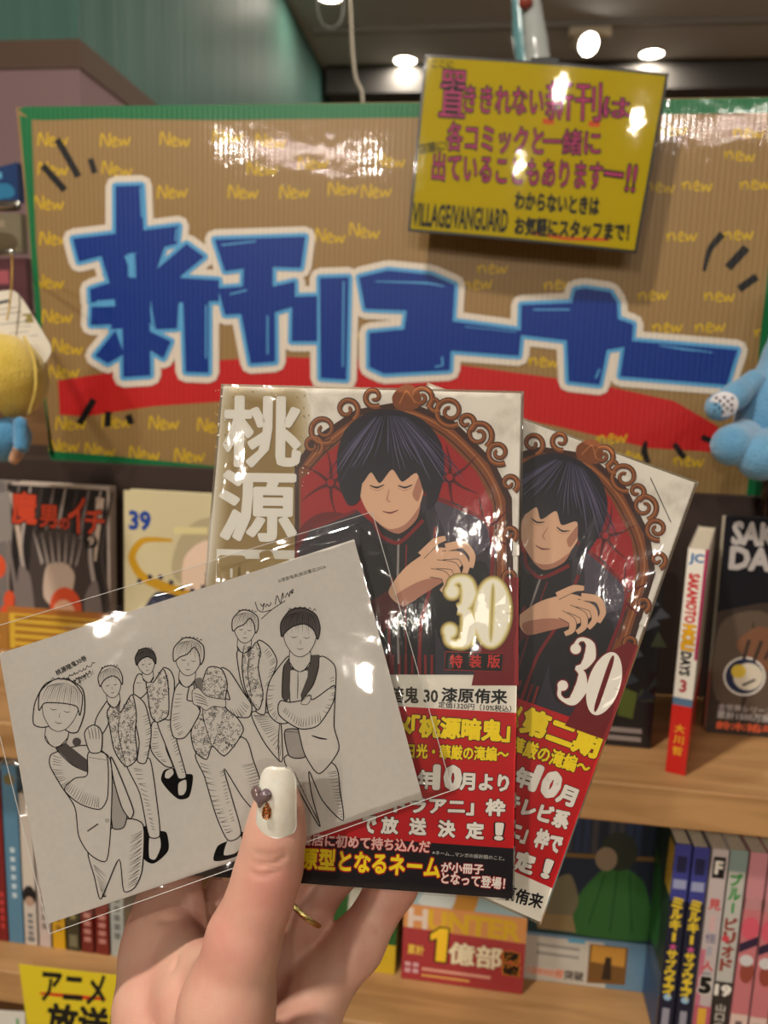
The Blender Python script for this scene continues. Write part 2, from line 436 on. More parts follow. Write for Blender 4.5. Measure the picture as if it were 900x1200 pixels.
# ================================================================== ROOM
M_CEIL = mat('ceiling_paint', (162, 160, 156), 0.8, 0.2)
M_TEAL = mat('teal_panel', (82, 120, 110), 0.5, 0.15, noise=(3, (76, 112, 103), 3, (6, 6, 0.3)), bump=(4, 0.25, 0.02, (5, 5, 0.25)))
M_BAND = mat('brown_band', (98, 78, 66), 0.6, 0.3)
M_PINK = mat('pink_panel', (142, 116, 118), 0.6, 0.3)
M_FAR = mat('far_wall_paint', (140, 134, 128), 0.8, 0.2, noise=(2, (128, 122, 116)))
M_FLOOR = wood('floor_boards', (176, 152, 124), (196, 172, 142), 0.5)
XW, YW, YE, YF = -0.927, 1.70, 4.24, 4.30
def wallbox(name, lo, hi, m):
    return structure(MB().box(lo, hi, m).build(name))
wallbox('floor', (-5, -6, -0.06), (5, 6, 0), M_FLOOR)
wallbox('ceiling', (-5, -6, CEIL), (5, 6, CEIL+0.06), M_CEIL)
wallbox('wall_far', (-5, YF, 0), (5, YF+0.08, CEIL), M_FAR)
wallbox('wall_behind', (-5, -6.08, 0), (5, -6, CEIL), M_FAR)
wallbox('wall_right', (5, -6, 0), (5.08, 6, CEIL), M_FAR)
wallbox('wall_outer_left', (-5.08, -6, 0), (-5, 6, CEIL), M_FAR)
# the painted block at the left: pink below, a brown band, teal above
mb = MB(); mb.box((-4.9, YW, 0), (XW, YE, 2.004), M_PINK); mb.box((-4.9, YW-0.004, 2.004), (XW+0.004, YE, 2.062), M_BAND); mb.box((-4.9, YW, 2.062), (XW, YE, CEIL), M_TEAL)
structure(mb.build('wall_left'))
# columns on the far wall
for x0, x1, m in ((-0.66, -0.30, mat('dark_far_panel', (44, 42, 42), 0.7)), (0.74, 0.92, mat('far_column', (120, 112, 104), 0.7)), (1.3, 1.5, MATS['far_column'])):
    structure(MB().box((x0, YF-0.06, 0), (x1, YF, CEIL), m).build('trim_far'))
# dark beam over the far end
structure(MB().box((-0.9, YF-0.25, CEIL-0.13), (5, YF, CEIL), mat('beam_paint', (70, 67, 64), 0.8)).build('trim_beam'))

# ---------------- ceiling lights
M_WHITE = mat('lamp_white', (205, 198, 186), 0.5)
def downlight(x, y, label, r=0.05, e=60):
    t = empty('ceiling_downlight', label, 'light', 'ceiling downlights', Matrix.Translation((x, y, CEIL)))
    MB().lathe([(r*1.25, 0.0), (r*1.25, -0.006), (r*1.02, -0.008), (r*1.0, -0.001)], (x, y, CEIL), (0, 0, 1), M_WHITE, 28).build('trim_ring', t, True)
    MB().lathe([(r*1.0, -0.003), (r*0.6, -0.003), (0, -0.003)], (x, y, CEIL), (0, 0, 1), mat('lamp_glow', (255, 240, 215), 0.5, emit=((255, 243, 222), e)), 28).build('diffuser', t)
downlight(-0.50, 4.00, 'round ceiling downlight left of the yellow notice, beside the hanging cord')
downlight(0.65, 3.98, 'round ceiling downlight right of the spotlight, above the yellow notice corner')
downlight(-0.74, 3.36, 'round ceiling downlight cut by the top edge, above the hanging cord')
for (x, y) in ((0.3, 2.0), (1.9, 1.9), (3.2, 3.0), (2.4, -1.2), (-2.6, -1.0)):  # unseen glowing fixtures, added to go with the ceiling-brightening lamps
    downlight(x, y, 'unseen ceiling downlight added to brighten the ceiling, over the floor beside the bookcase', 0.06, 40)
for (x, y, e) in LAMPS:
    downlight(x, y, 'round ceiling downlight behind the viewer, over the shop aisle', 0.06, 55)
# track rail and spotlight
q0 = at_y(455, 33, 3.66); q1 = at_y(900, 20, 3.66); zr = float(q0[2])
t = empty('track_rail', 'pale straight track rail hung under the dark ceiling', 'rail', None, Matrix.Translation((0.3, 3.66, zr)))
MB().box((-0.88, 3.64, zr-0.018), (2.6, 3.68, zr+0.018), mat('rail_paint', (128, 122, 114), 0.5), chamfer=0.004).build('rail', t)
for x in (-0.27, 0.62, 1.5):
    MB().tube([(x, 3.66, zr), (x, 3.66, CEIL)], 0.006, mat('rod_metal', (150, 144, 134), 0.4, metal=0.6)).build('hanger_rod', t)
c = at_y(690, 52, 3.64); b = at_y(692, 30, 3.66)
t = empty('spotlight', 'cream track spotlight with glowing lens above the yellow notice', 'light', None, Matrix.Translation(b))
M_CREAM = mat('spot_cream', (196, 182, 156), 0.45)
MB().box((b[0]-0.09, 3.638, zr-0.052), (b[0]+0.09, 3.682, zr-0.0185), M_CREAM, chamfer=0.006).build('adapter', t)
ax = np.array([0.35, -0.8, -0.45]); ax /= np.linalg.norm(ax)
for dx in (-0.055, 0.02): MB().tube([(b[0]+dx, 3.66, zr-0.04), (b[0]+dx, 3.65, c[2]+0.02)], 0.008, M_CREAM).build('yoke_arm', t)
MB().lathe([(0, -0.14), (0.03, -0.14), (0.034, -0.10), (0.036, -0.05), (0.047, 0.0), (0.044, 0.0)], c, ax, M_CREAM, 28).build('head', t, True)
MB().lathe([(0.044, -0.002), (0.02, 0.001), (0, 0.002)], c, ax, mat('spot_glow', (255, 250, 240), emit=((255, 248, 235), 14)), 28).build('lens', t)
# cord hanging from the ceiling
p = [at_d(x, y, 1.9) for x, y in ((409, -95), (409, -30), (411, 20), (413, 60), (417, 92), (424, 108), (426, 150), (428, 230))]
o = MB().tube(spline(p, 5), 0.0036, mat('cord_white', (190, 180, 160), 0.45), 8).build('ceiling_cable', None, True)
tag(o, 'white cord hanging from the ceiling behind the cardboard sign', 'cable')
p = [at_d(x, y, 2.1) for x, y in ((374, -90), (373, -20), (372, 10), (377, 27), (388, 33), (398, 27), (402, 8), (402, -90))]
o = MB().tube(spline(p, 5), 0.003, mat('loop_plastic', (120, 122, 116), 0.3), 8).build('cable_loop', None, True)
tag(o, 'thin clear plastic loop hanging beside the white cord', 'loop')
# wall of stock at the far left, behind the sign: a rail of blurred goods
# soft hanging ornament
def pt(x, y, D=1.3): return at_d(x, y, D)
t = empty('hanging_ornament', 'teal and white plastic ornament hanging behind the yellow notice', 'ornament', None, Matrix.Translation(pt(618, -60)))
MT = mat('ornament_teal', (110, 160, 165), 0.2, 0.6); MW = mat('ornament_white', (176, 182, 178), 0.15, 0.6)
V, F = field_mesh([[[(pt(606, -70), 0.007), (pt(608, 0), 0.012), (pt(612, 40, 1.31), 0.017), (pt(618, 80, 1.31), 0.018)]]], 0.004)
MB().add(V, F, MT).build('teal_panel', t, True)
V, F = field_mesh([[[(pt(620, -40, 1.28), 0.010), (pt(623, 12, 1.28), 0.017), (pt(628, 50, 1.28), 0.020), (pt(632, 85, 1.28), 0.020)]]], 0.004)
MB().add(V, F, MW).build('white_panel', t, True)
MB().tube([pt(612, -70), pt(612, -330)], 0.0015, M_WHITE, 6).build('string', t)
mb = MB(); mb.ball(pt(616, 2, 1.262), 0.012, mat('ornament_red', (150, 70, 55), 0.4), 10); mb.build('red_tip', t, True)

# ================================================================== BOOKCASE
M_WOOD = wood('shelf_wood', (158, 118, 74), (184, 142, 94))
M_WOODD = wood('shelf_wood_dark', (112, 80, 48), (128, 92, 58))
t = empty('bookcase', 'wooden bookcase with two open shelves of comics under the sign', 'bookcase', None, Matrix.Translation((0, 0.7, 0)))
MB().box((-1.3, 0.550, 1.031), (1.3, 0.90, 1.063), M_WOOD, chamfer=0.0015).build('shelf', t)
MB().box((-1.3, 0.550, 0.798), (1.3, 0.90, 0.830), M_WOOD, chamfer=0.0015).build('shelf', t)
MB().box((-1.3, 0.550, 0.40), (1.3, 0.90, 0.432), M_WOOD, chamfer=0.0015).build('shelf', t)
MB().box((-1.3, 0.90, 0.02), (1.3, 0.915, 1.42), M_WOODD).build('back_panel', t)
for x in (-1.33, 1.30): MB().box((x, 0.545, 0), (x+0.03, 0.915, 1.42), M_WOOD, chamfer=0.0015).build('side_panel', t)
MB().box((-1.3, 0.735, 1.063), (1.3, 0.90, 1.2590), mat('riser_dark', (52, 38, 32), 0.7)).build('display_riser', t)
MB().box((-1.3, 0.56, 0.02), (1.3, 0.58, 0.40), M_WOODD).build('kick_board', t)

# ================================================================== CARDBOARD SIGN
def cardboard():
    m = mat('cardboard', (178, 138, 92), 0.42, 0.35, coat=0.65); nt = m.node_tree; b = nt.nodes['Principled BSDF']; L = nt.links.new
    b.inputs['Coat Roughness'].default_value = 0.035
    tc = nt.nodes.new('ShaderNodeTexCoord'); wv = nt.nodes.new('ShaderNodeTexWave'); wv.bands_direction = 'X'; wv.inputs['Scale'].default_value = 62; wv.inputs['Distortion'].default_value = 0.6; wv.inputs['Detail'].default_value = 1
    n1 = nt.nodes.new('ShaderNodeTexNoise'); n1.inputs['Scale'].default_value = 55; n1.inputs['Detail'].default_value = 4
    mp = nt.nodes.new('ShaderNodeMapping'); mp.inputs['Scale'].default_value = (1, 1, 1.0)
    ad = nt.nodes.new('ShaderNodeMath'); ad.operation = 'MULTIPLY_ADD'; ad.inputs[1].default_value = 2.6
    bp = nt.nodes.new('ShaderNodeBump'); bp.inputs['Strength'].default_value = 0.09; bp.inputs['Distance'].default_value = 0.0012
    bp2 = nt.nodes.new('ShaderNodeBump'); bp2.inputs['Strength'].default_value = 0.15; bp2.inputs['Distance'].default_value = 0.001
    L(tc.outputs['Object'], wv.inputs['Vector']); L(tc.outputs['Object'], mp.inputs[0]); L(mp.outputs[0], n1.inputs['Vector'])
    L(n1.outputs['Fac'], ad.inputs[0]); L(wv.outputs['Fac'], ad.inputs[2]); L(ad.outputs[0], bp.inputs['Height']); L(wv.outputs['Fac'], bp2.inputs['Height'])
    L(bp.outputs[0], b.inputs['Coat Normal']); L(bp2.outputs[0], b.inputs['Normal'])
    r = nt.nodes.new('ShaderNodeValToRGB'); r.color_ramp.elements[0].color = (*lin((136, 108, 66)), 1); r.color_ramp.elements[1].color = (*lin((148, 119, 75)), 1)
    L(wv.outputs['Fac'], r.inputs[0]); L(r.outputs[0], b.inputs['Base Color'])
    return m
M_CARD = cardboard()
def coated(name, rgb):
    """paint or tape under the same clear tape as the cardboard: copies its ridges, other colour"""
    if name in MATS: return MATS[name]
    m = M_CARD.copy(); m.name = name; nt = m.node_tree; r = [n for n in nt.nodes if n.type == 'VALTORGB'][0]
    d = tuple(max(0, c-9) for c in rgb)
    r.color_ramp.elements[0].color = (*lin(d), 1); r.color_ramp.elements[1].color = (*lin(rgb), 1)
    MATS[name] = m; return m
YB = 0.75
B_BL, B_BR, B_TR, B_TL = at_y(60, 541, YB), at_y(889, 603, YB), at_y(940, 113, YB), at_y(19, 126, YB)
SP = Patch(B_BL, B_BR, B_TR, B_TL)
sign = empty('cardboard_sign', 'big corrugated cardboard sign with blue paper letters on the bookcase', 'sign', None, Matrix.Translation((B_BL+B_BR)/2))
mb = MB(); patch_slab(mb, SP, 0.006, M_CARD)
pr = Print(SP, mb=mb)
RED = coated('sign_red_paint', (186, 34, 36)); YEL = coated('sign_yellow_ink', (206, 172, 34)); BLK = coated('sign_black_tape', (22, 22, 24))
pr.poly([(68, 446), (200, 425), (330, 418), (520, 425), (700, 450), (790, 470), (842, 500), (836, 530), (760, 525), (650, 499), (560, 482), (430, 471), (300, 468), (180, 476), (100, 488), (70, 486)], RED, 2)
def scribble(x, y, s=1.0, word='New'):
    s *= 11
    N = [(0, 0), (0.15, -1.5), (0.9, 0), (1.05, -1.5)]; n_ = [(0, -0.8), (0.1, 0), (0.25, -0.7), (0.7, -0.8), (0.85, 0)]
    e = [(1.25, -0.4), (1.8, -0.6), (1.6, -1), (1.25, -0.6), (1.4, 0), (1.95, -0.1)]; w_ = [(2.1, -0.8), (2.3, 0), (2.65, -0.7), (2.9, 0), (3.3, -0.9)]
    tl = random.uniform(-0.08, 0.12)
    for part in ((N if word == 'New' else n_), e, w_):
        pts = [(x+s*px, y+s*py+s*px*tl) for px, py in part]
        pr.stroke(pts, 2.1, YEL, 3, smooth=True, round_=False, n=4)
for x, y in ((45, 171), (118, 172), (188, 170), (250, 168), (300, 172), (290, 205), (350, 199), (40, 245), (185, 233), (268, 232), (328, 233), (385, 229), (45, 205), (120, 204), (424, 232),
             (47, 287), (370, 283), (410, 276), (40, 337), (50, 378), (62, 412), (58, 444), (170, 412), (352, 384), (66, 504), (120, 502), (175, 503), (232, 505), (58, 530), (100, 534), (152, 538), (205, 541), (440, 195)): scribble(x, y, 0.95, 'New')
for x, y in ((542, 340), (638, 340), (748, 352), (826, 352), (765, 389), (815, 389), (885, 395), (782, 282), (848, 281), (620, 428), (790, 545), (720, 540), (800, 590), (760, 585), (756, 223), (800, 222), (868, 222), (850, 186), (770, 160), (420, 398), (860, 160), (700, 520), (560, 320)): scribble(x, y, 0.95, 'new')
for a, b, wd in (((67, 163), (92, 207), 8), ((50, 194), (76, 223), 8), ((106, 186), (111, 203), 7), ((110, 468), (93, 497), 8), ((127, 482), (126, 500), 8), ((150, 486), (154, 497), 8), ((875, 290), (853, 314), 10), ((887, 324), (866, 339), 9), ((790, 520), (802, 537), 7), ((822, 512), (838, 519), 7)):
    pr.stroke([a, b], wd, BLK, 4)
pr.stroke([(847, 274), (832, 292), (825, 318)], [9, 7, 4], BLK, 4, smooth=True); pr.stroke([(757, 517), (755, 530), (760, 543)], [4, 8, 6], BLK, 4, smooth=True)
mb.build('panel', sign)
# green tape round the edge
GRN = coated('sign_green_tape', (18, 108, 62))
mb = MB(); pr = Print(SP, mb=mb)
pr.poly([(21, 128), (30, 125), (240, 123), (700, 118), (905, 114), (940, 114), (940, 132), (700, 135), (460, 138), (250, 141), (120, 139), (52, 141), (36, 140)], GRN, 5)
pr.poly([(23, 135), (37, 139), (42, 280), (48, 360), (54, 470), (58, 531), (64, 538), (60, 540), (44, 400), (33, 250)], GRN, 6)
pr.poly([(61, 540), (56, 528), (140, 535), (250, 546), (500, 566), (700, 580), (870, 592), (889, 594), (888, 602), (500, 574), (250, 556)], GRN, 5)
pr.poly([(890, 602), (872, 598), (880, 540), (890, 400), (908, 250), (922, 120), (939, 115), (915, 330)], GRN, 6)
mb.build('border_tape', sign)
# glued paper letters: white cut-out, pale blue rim, dark blue strokes
PW = coated('letter_white_paper', (216, 206, 192)); LB = coated('letter_pale_blue', (88, 160, 208)); DB = coated('letter_dark_blue', (8, 50, 132))
def z3(P): return [(x/2, 180+y/2) for x, y in P]
def z4(P): return [(450+x/2, 260+y/2) for x, y in P]
LET = [
 ('shin', [z3(q) for q in ([(272, 77), (333, 75), (338, 190), (272, 190)], [(172, 200), (290, 186), (420, 170), (416, 212), (330, 232), (240, 240), (186, 254)], [(238, 238), (300, 232), (302, 290), (320, 292), (318, 235), (388, 215), (372, 262), (360, 300), (355, 345), (350, 405), (262, 412), (260, 310)],
    [(212, 318), (262, 302), (262, 342), (214, 350)], [(216, 360), (352, 352), (356, 398), (214, 402)], [(288, 400), (352, 400), (354, 520), (290, 524)], [(272, 414), (292, 470), (254, 492), (224, 474)], [(346, 414), (402, 440), (384, 480), (348, 458)],
    [(352, 310), (370, 270), (438, 212), (480, 242), (424, 288), (416, 410), (366, 412), (358, 370)], [(398, 290), (514, 297), (514, 346), (400, 350)], [(430, 340), (490, 340), (490, 514), (436, 512)])], [([(293, 240), (318, 236), (312, 290)], 0), ([(228, 345), (270, 342), (272, 358), (228, 360)], 0)]),
 ('kan', [z3(q) for q in ([(504, 202), (716, 195), (706, 268), (640, 266), (640, 312), (692, 300), (692, 358), (645, 372), (646, 488), (588, 492), (566, 376), (528, 378), (512, 316), (570, 312), (572, 270), (528, 276)], [(686, 336), (744, 334), (744, 440), (684, 440)], [(750, 292), (818, 290), (812, 530), (752, 526)])], []),
 ('ko', [[(421, 325), (455, 317), (505, 322), (533, 334), (527, 434), (450, 438), (433, 430), (433, 390), (474, 386), (477, 364), (428, 362)]], []),
 ('bar', [z4([(158, 233), (322, 255), (316, 314), (156, 302)])], []),
 ('na', [z4([(322, 195), (440, 190), (448, 160), (470, 156), (530, 165), (546, 190), (548, 228), (584, 240), (580, 290), (522, 300), (505, 382), (432, 374), (428, 278), (320, 265)])], []),
 ('bar', [z4([(565, 278), (828, 300), (802, 382), (553, 362)])], []),
]
for key, polys, holes in LET:
    mb = MB(); pr = Print(SP, mb=mb); pr.ls = 0.00005; pr.nlev = 72
    for i, q in enumerate(polys):
        pr.grow(q, 12, PW, 14); pr.grow(q, 4.5, LB, 20); pr.poly(q, DB, 24)
    for q, _ in holes: pr.poly(z3(q), LB, 26)
    hl = {'shin': [[(330, 80), (334, 150)], [(240, 255), (244, 290)], [(484, 355), (484, 480)], [(416, 175), (412, 205)]], 'kan': [[(520, 215), (600, 206)], [(628, 380), (628, 470)], [(540, 330), (580, 320)], [(806, 300), (804, 500)]]}.get(key)
    if hl:
        for h in hl: pr.stroke(z3(h), 1.8, LB, 26)
    if key == 'ko': pr.stroke([(440, 330), (500, 332), (521, 336)], [1, 2.4, 1], LB, 26, smooth=True); pr.stroke([(518, 418), (519, 428), (510, 430)], 2, LB, 26)
    if key == 'na': pr.stroke(z4([(350, 206), (435, 206)]), 1.8, LB, 26); pr.stroke(z4([(505, 345), (496, 366)]), 2.2, LB, 26)
    if key == 'bar': pr.stroke(z4([(190, 246), (310, 258)] if polys[0][0][0] < 600 else [(645, 290), (700, 298), (770, 306)]), [1, 2.4, 1], LB, 26)
    mb.build('paper_letter', sign)

# ================================================================== YELLOW NOTICE in a clear pocket, clipped to the sign
YY = 0.722
NP = Patch(at_y(478, 271, YY), at_y(746, 297, YY), at_y(784, 86, YY), at_y(498, 64, YY), 0.004)
notice = empty('yellow_notice', 'yellow handwritten notice in a clear pocket on the sign top edge', 'notice', None, Matrix.Translation(NP.c[0]))
mb = MB(); patch_slab(mb, NP, 0.0008, mat('pocket_black', (30, 28, 26), 0.35), 24)
mb.build('pocket_rim', notice)
mb = MB(); YP = mat('notice_paper', (206, 184, 22), 0.6, 0.2)
g = np.linspace(0.012, 0.988, 25); mb.add(NP.P([(a, b) for b in (0.016, 0.984) for a in g], 0.0002), [(i, i+1, 26+i, 25+i) for i in range(24)], YP)
pr = Print(NP, mb=mb); pr.ls = 0.00003; PK = ink((206, 66, 128)); BK = ink((24, 22, 20)); OR = ink((226, 92, 32))
def z2(x, y): return (450+x/2, y/2)
def nt_(body, x0, y0, x1, y1, h, m=PK, o=True, bold=0.0, lay=12):
    pr.text(body, z2(x0, y0), z2(x1, y1), h/2, m, lay, bold, (0.035 if body in ('置', '新刊') else 0.055) if o else None, BK)
nt_('置', 128, 272, 188, 276, 108); nt_('ききれない', 186, 262, 372, 270, 62); nt_('新刊', 378, 280, 508, 284, 90); nt_('は', 514, 274, 574, 278, 46)
nt_('各コミックと', 146, 352, 372, 364, 66); nt_('一緒に', 372, 360, 506, 364, 58)
nt_('出ていることもあります', 112, 422, 510, 446, 66); nt_('ー!!', 512, 440, 586, 450, 62)
nt_('わからないときは', 306, 490, 502, 504, 40, BK, False, 0.05); nt_('お気軽にスタッフまで！', 306, 550, 572, 566, 42, BK, False, 0.05)
nt_('VILLAGE/VANGUARD', 66, 528, 288, 544, 52, BK, False, 0.03)
nt_('ここに', 112, 158, 162, 160, 16, BK, False, 0.02); nt_('店頭に!', 84, 362, 148, 352, 24, BK, False, 0.02)
pr.stroke([z2(372, 284), z2(506, 292)], 6.5, OR, 11); pr.stroke([z2(345, 546), z2(430, 560), z2(528, 562)], 3.5, OR, 11); pr.stroke([z2(372, 374), z2(378, 374)], 1, OR, 11)
mb.build('paper', notice)
g = np.linspace(0, 1, 25); mb = MB(); nv = 18
uv = np.array([(a, b) for b in np.linspace(0, 1, nv) for a in g]); mb.add(NP.P(uv, 0.0012), [(r*25+i, r*25+i+1, r*25+26+i, r*25+25+i) for r in range(nv-1) for i in range(24)], film('pocket_film', 36, 0.06, 0.003, 0.4, 0.04))
mb.build('pocket_film', notice, True)
mb = MB(); c = NP.P([(0.5, 1.0)])[0]; mb.box((c[0]-0.012, YY-0.004, c[2]-0.01), (c[0]+0.012, 0.756, c[2]+0.004), mat('clip_black', (30, 30, 30), 0.4), chamfer=0.001); mb.build('clip', notice)

# ================================================================== BOOKS
M_PAGE = mat('page_edges', (214, 204, 182), 0.8, 0.2, noise=(900, (190, 180, 158), 2, (1, 1, 0.01)))
def glossy(rgb, rough=0.22, noise=None):
    return mat('cover_%02x%02x%02x' % tuple(rgb) + ('n' if noise else ''), rgb, rough, 0.45, coat=0.35, noise=noise)
def book_matrix_face(BR, right, up):
    """front cover towards the viewer; BR = its bottom right corner"""
    right = np.array(right, float); right /= np.linalg.norm(right); up = np.array(up, float); up /= np.linalg.norm(up)
    return frame_matrix(BR, np.cross(up, right), -right, up)
def make_book(name, label, cat, group, M, T, W, H, cmat, spine_mat=None, back_mat=None, front=None, spine=None, back=None, obi=None, name_cover='cover'):
    """book in its own frame: x thickness, y from spine to fore edge, z up. front(x=0)/spine(y=0)/back(x=T) are print callbacks.
    obi = (height, material, front print, spine print, top material or None)"""
    t = empty(name, label, cat, group, M)
    A = np.array(M); R = A[:3, :3]; O = A[:3, 3]
    def w(p): return O+R@np.array(p, float)
    e = 0.0004; mb = MB(); sm = spine_mat or cmat
    mb.box((0, 0, 0), (e, W, H), cmat, M); mb.box((T-e, 0, 0), (T, W, H), back_mat or cmat, M); mb.box((0, -0.0, 0), (T, e, H), sm, M)
    FP = Patch(w((0, W, 0)), w((0, 0, 0)), w((0, 0, H)), w((0, W, H)))
    SPN = Patch(w((0, 0, 0)), w((T, 0, 0)), w((T, 0, H)), w((0, 0, H)))
    BP = Patch(w((T, 0, 0)), w((T, W, 0)), w((T, W, H)), w((T, 0, H)))
    if front: front(Print(FP, 'uv', mb=mb), FP)
    if spine: spine(Print(SPN, uvbox(0, 0, T*1000, H*1000), mb=mb), SPN)
    if back: back(Print(BP, uvbox(0, 0, W*1000, H*1000), mb=mb), BP)
    mb.build(name_cover, t)
    MB().box((e*1.2, e*1.5, 0.0012), (T-e*1.2, W-0.0015, H-0.0012), M_PAGE, M).build('page_block', t)
    if obi:
        hb, om, of, os_ = obi[:4]; g = 0.0003; mb = MB()
        mb.box((-g, -g, 0.0002), (0, W, hb), om, M); mb.box((T, -g, 0.0002), (T+g, W, hb), om, M); mb.box((0, -g, 0.0002), (T, 0, hb), om, M)
        OF = Patch(w((-g, W, 0)), w((-g, -g, 0)), w((-g, -g, hb)), w((-g, W, hb)))
        OS = Patch(w((-g, -g, 0)), w((T+g, -g, 0)), w((T+g, -g, hb)), w((-g, -g, hb)))
        if of: of(Print(OF, 'uv', mb=mb), OF)
        if os_: os_(Print(OS, uvbox(0, 0, T*1000, hb*1000), mb=mb), OS)
        mb.build('paper_band', t)
    return t, FP
def vtext(pr, body, xc, ytop, size, step, m, lay=2, bold=0.02, outline=None, om=None, wid=1.0):
    """characters one under another, y up"""
    for i, ch in enumerate(body):
        y = ytop-step*i-size; hw = size*wid/2
        if ch == 'ー':
            pr.stroke([(xc, y+size*0.95), (xc, y+size*0.05)], size*0.2, m, lay+1); continue
        pr.text(ch, (xc-hw, y), (xc+hw, y), size, m, lay, bold, outline, om)
def sideways(pr, body, xc, ytop, length, size, m, lay=2, bold=0.02, outline=None, om=None):
    """latin words running down a spine"""
    pr.text(body, (xc-size/2, ytop), (xc-size/2, ytop-length), size, m, lay, bold, outline, om)
def face_book(BL, right, up, W, H, **k):
    BL = np.array(BL, float); right = np.array(right, float)/np.linalg.norm(right)
    return make_book(M=book_matrix_face(BL+right*W, right, up), W=W, H=H, **k)
def lean(a, yaw=0):
    a = math.radians(a); yw = math.radians(yaw); right = np.array([math.cos(yw), math.sin(yw), 0]); inn = np.array([-math.sin(yw), math.cos(yw), 0])
    return right, np.array([0, 0, 1.0])*math.cos(a)+inn*math.sin(a)
WHT = ink((232, 228, 218)); BLACK = ink((18, 17, 18)); YELLOW = ink((246, 218, 24)); REDI = ink((200, 26, 28)); ORG = ink((214, 84, 50))

# ---- upper shelf, face out
def f_majo(pr, P):
    pr.src = uvbox(0, 0, 112, 176); g = [ink(c) for c in ((122, 112, 110), (168, 158, 152), (70, 62, 60), (196, 176, 160), (40, 36, 36))]
    pr.poly([(3, 3), (109, 3), (109, 173), (3, 173)], g[4], 1)
    for i in range(9):
        x = 6+i*12.4; pr.stroke([(x, 4), (x+4, 60), (x-2, 110), (x+10, 172)], [7, 5, 4, 2], g[i % 3], 2, smooth=True)
    pr.poly([(22, 60), (32, 120), (56, 132), (84, 118), (92, 60), (80, 20), (34, 16)], g[2], 3, True)
    pr.poly([(8, 10), (14, 90), (26, 80), (30, 20)], g[0], 4, True); pr.poly([(88, 10), (84, 60), (98, 80), (106, 12)], g[0], 4, True)
    for i in range(7): pr.poly([(38+i*6, 92), (30+i*9, 128), (41+i*6, 96)], g[1], 5)          # pale folds of cloth
    pr.poly([(40, 60), (44, 92), (64, 96), (74, 84), (68, 58), (54, 48)], g[3], 4, True)
    pr.disc((64, 50), 17, ORG, 6, ry=21); pr.disc((62, 44), 12, ink((226, 178, 146)), 7, ry=14)
    pr.disc((92, 120), 7, BLACK, 7)
    for s in (-1, 1): pr.stroke([(10 if s < 0 else 102, 165), (16 if s < 0 else 96, 100)], [9, 2], g[3], 3)
    R = ink((196, 70, 44)); K = BLACK
    pr.text('魔', (8, 134), (34, 134), 32, R, 10, 0.03, 0.07, K); pr.text('男', (38, 132), (56, 132), 22, R, 10, 0.03, 0.07, K); pr.text('の', (58, 131), (69, 131), 11, R, 10, 0.03, 0.07, K)
    pr.text('イ', (68, 128), (86, 128), 36, R, 10, 0.02, 0.07, K); pr.text('チ', (86, 128), (106, 128), 24, R, 10, 0.02, 0.07, K)
    pr.text('9', (89, 116), (95, 116), 9, g[3], 10, 0.02)
def o_majo(pr, P):
    pr.src = uvbox(0, 0, 112, 47); pr.poly([(2, 2), (110, 2), (110, 40), (2, 40)], ink((214, 176, 60)), 1)
    for i in range(5): pr.stroke([(8, 36-i*8), (100, 36-i*8)], 3, ink((150, 92, 40)), 2)
rt, up = lean(2)
face_book(at_z(18, 757, 1.0632)*[1, 0, 1]+[0, 0.706, 0], rt, up, 0.113, 0.176, name='comic_book', label='grey comic with tall orange title lettering, upper shelf left of the cream 39 comic', cat='book', group='comics on the upper shelf', T=0.014, cmat=glossy((196, 182, 172)), front=f_majo, obi=(0.047, glossy((176, 112, 54)), o_majo, None))
def f_39(pr, P):
    pr.src = uvbox(0, 0, 112, 176); Y = ink((196, 150, 34)); N = ink((34, 40, 66)); S = ink((226, 200, 178)); G = ink((176, 164, 132))
    pr.text('39', (6, 137), (27, 137), 18, ink((24, 66, 150)), 6, 0.045)
    pr.poly([(52, 90), (56, 128), (76, 150), (104, 152), (110, 120), (110, 60)], G, 2, True)     # plain pale cap of hair
    pr.poly([(62, 66), (62, 110), (84, 130), (110, 120), (110, 56), (84, 52)], S, 3, True)
    pr.stroke([(84, 96), (100, 94)], 2.4, N, 5)
    pr.stroke([(96, 62), (60, 74), (20, 88), (8, 108), (20, 126), (50, 128)], [14, 12, 9, 8, 6, 3], Y, 4, smooth=True)
    for i in range(7): pr.disc((16+i*11, 84+6*math.sin(i)), 2.6, N, 6)
    pr.poly([(14, 40), (34, 74), (70, 66), (108, 46), (110, 6), (8, 4)], N, 5, True)
    pr.stroke([(52, 138), (86, 140)], 7, ink((214, 204, 150)), 6)
face_book(at_z(152, 766, 1.0632)*[1, 0, 1]+[0.003, 0.706, 0], rt, up, 0.113, 0.174, name='comic_book', label='pale cream comic with blue 39 in its corner on the upper shelf', cat='book', group='comics on the upper shelf', T=0.014, cmat=glossy((206, 196, 158)), front=f_39)
def f_grey(pr, P):
    for q in ((0.85, 0.5, 0.07), (0.95, 0.3, 0.06), (0.78, 0.36, 0.05), (0.9, 0.22, 0.05)): pr.disc(q[:2], q[2], ORG, 2, 14)
    pr.poly([(0.7, 0.62), (0.98, 0.66), (0.98, 0.95), (0.72, 0.9)], ink((140, 134, 130)), 2)
face_book((-0.470-0.1165, 0.706, 1.0632), rt, up, 0.113, 0.176, name='comic_book', label='grey comic with orange blotches cut by the left edge of the upper shelf', cat='book', group='comics on the upper shelf', T=0.014, cmat=glossy((120, 114, 112)), front=f_grey, obi=(0.04, glossy((170, 120, 54)), None, None))
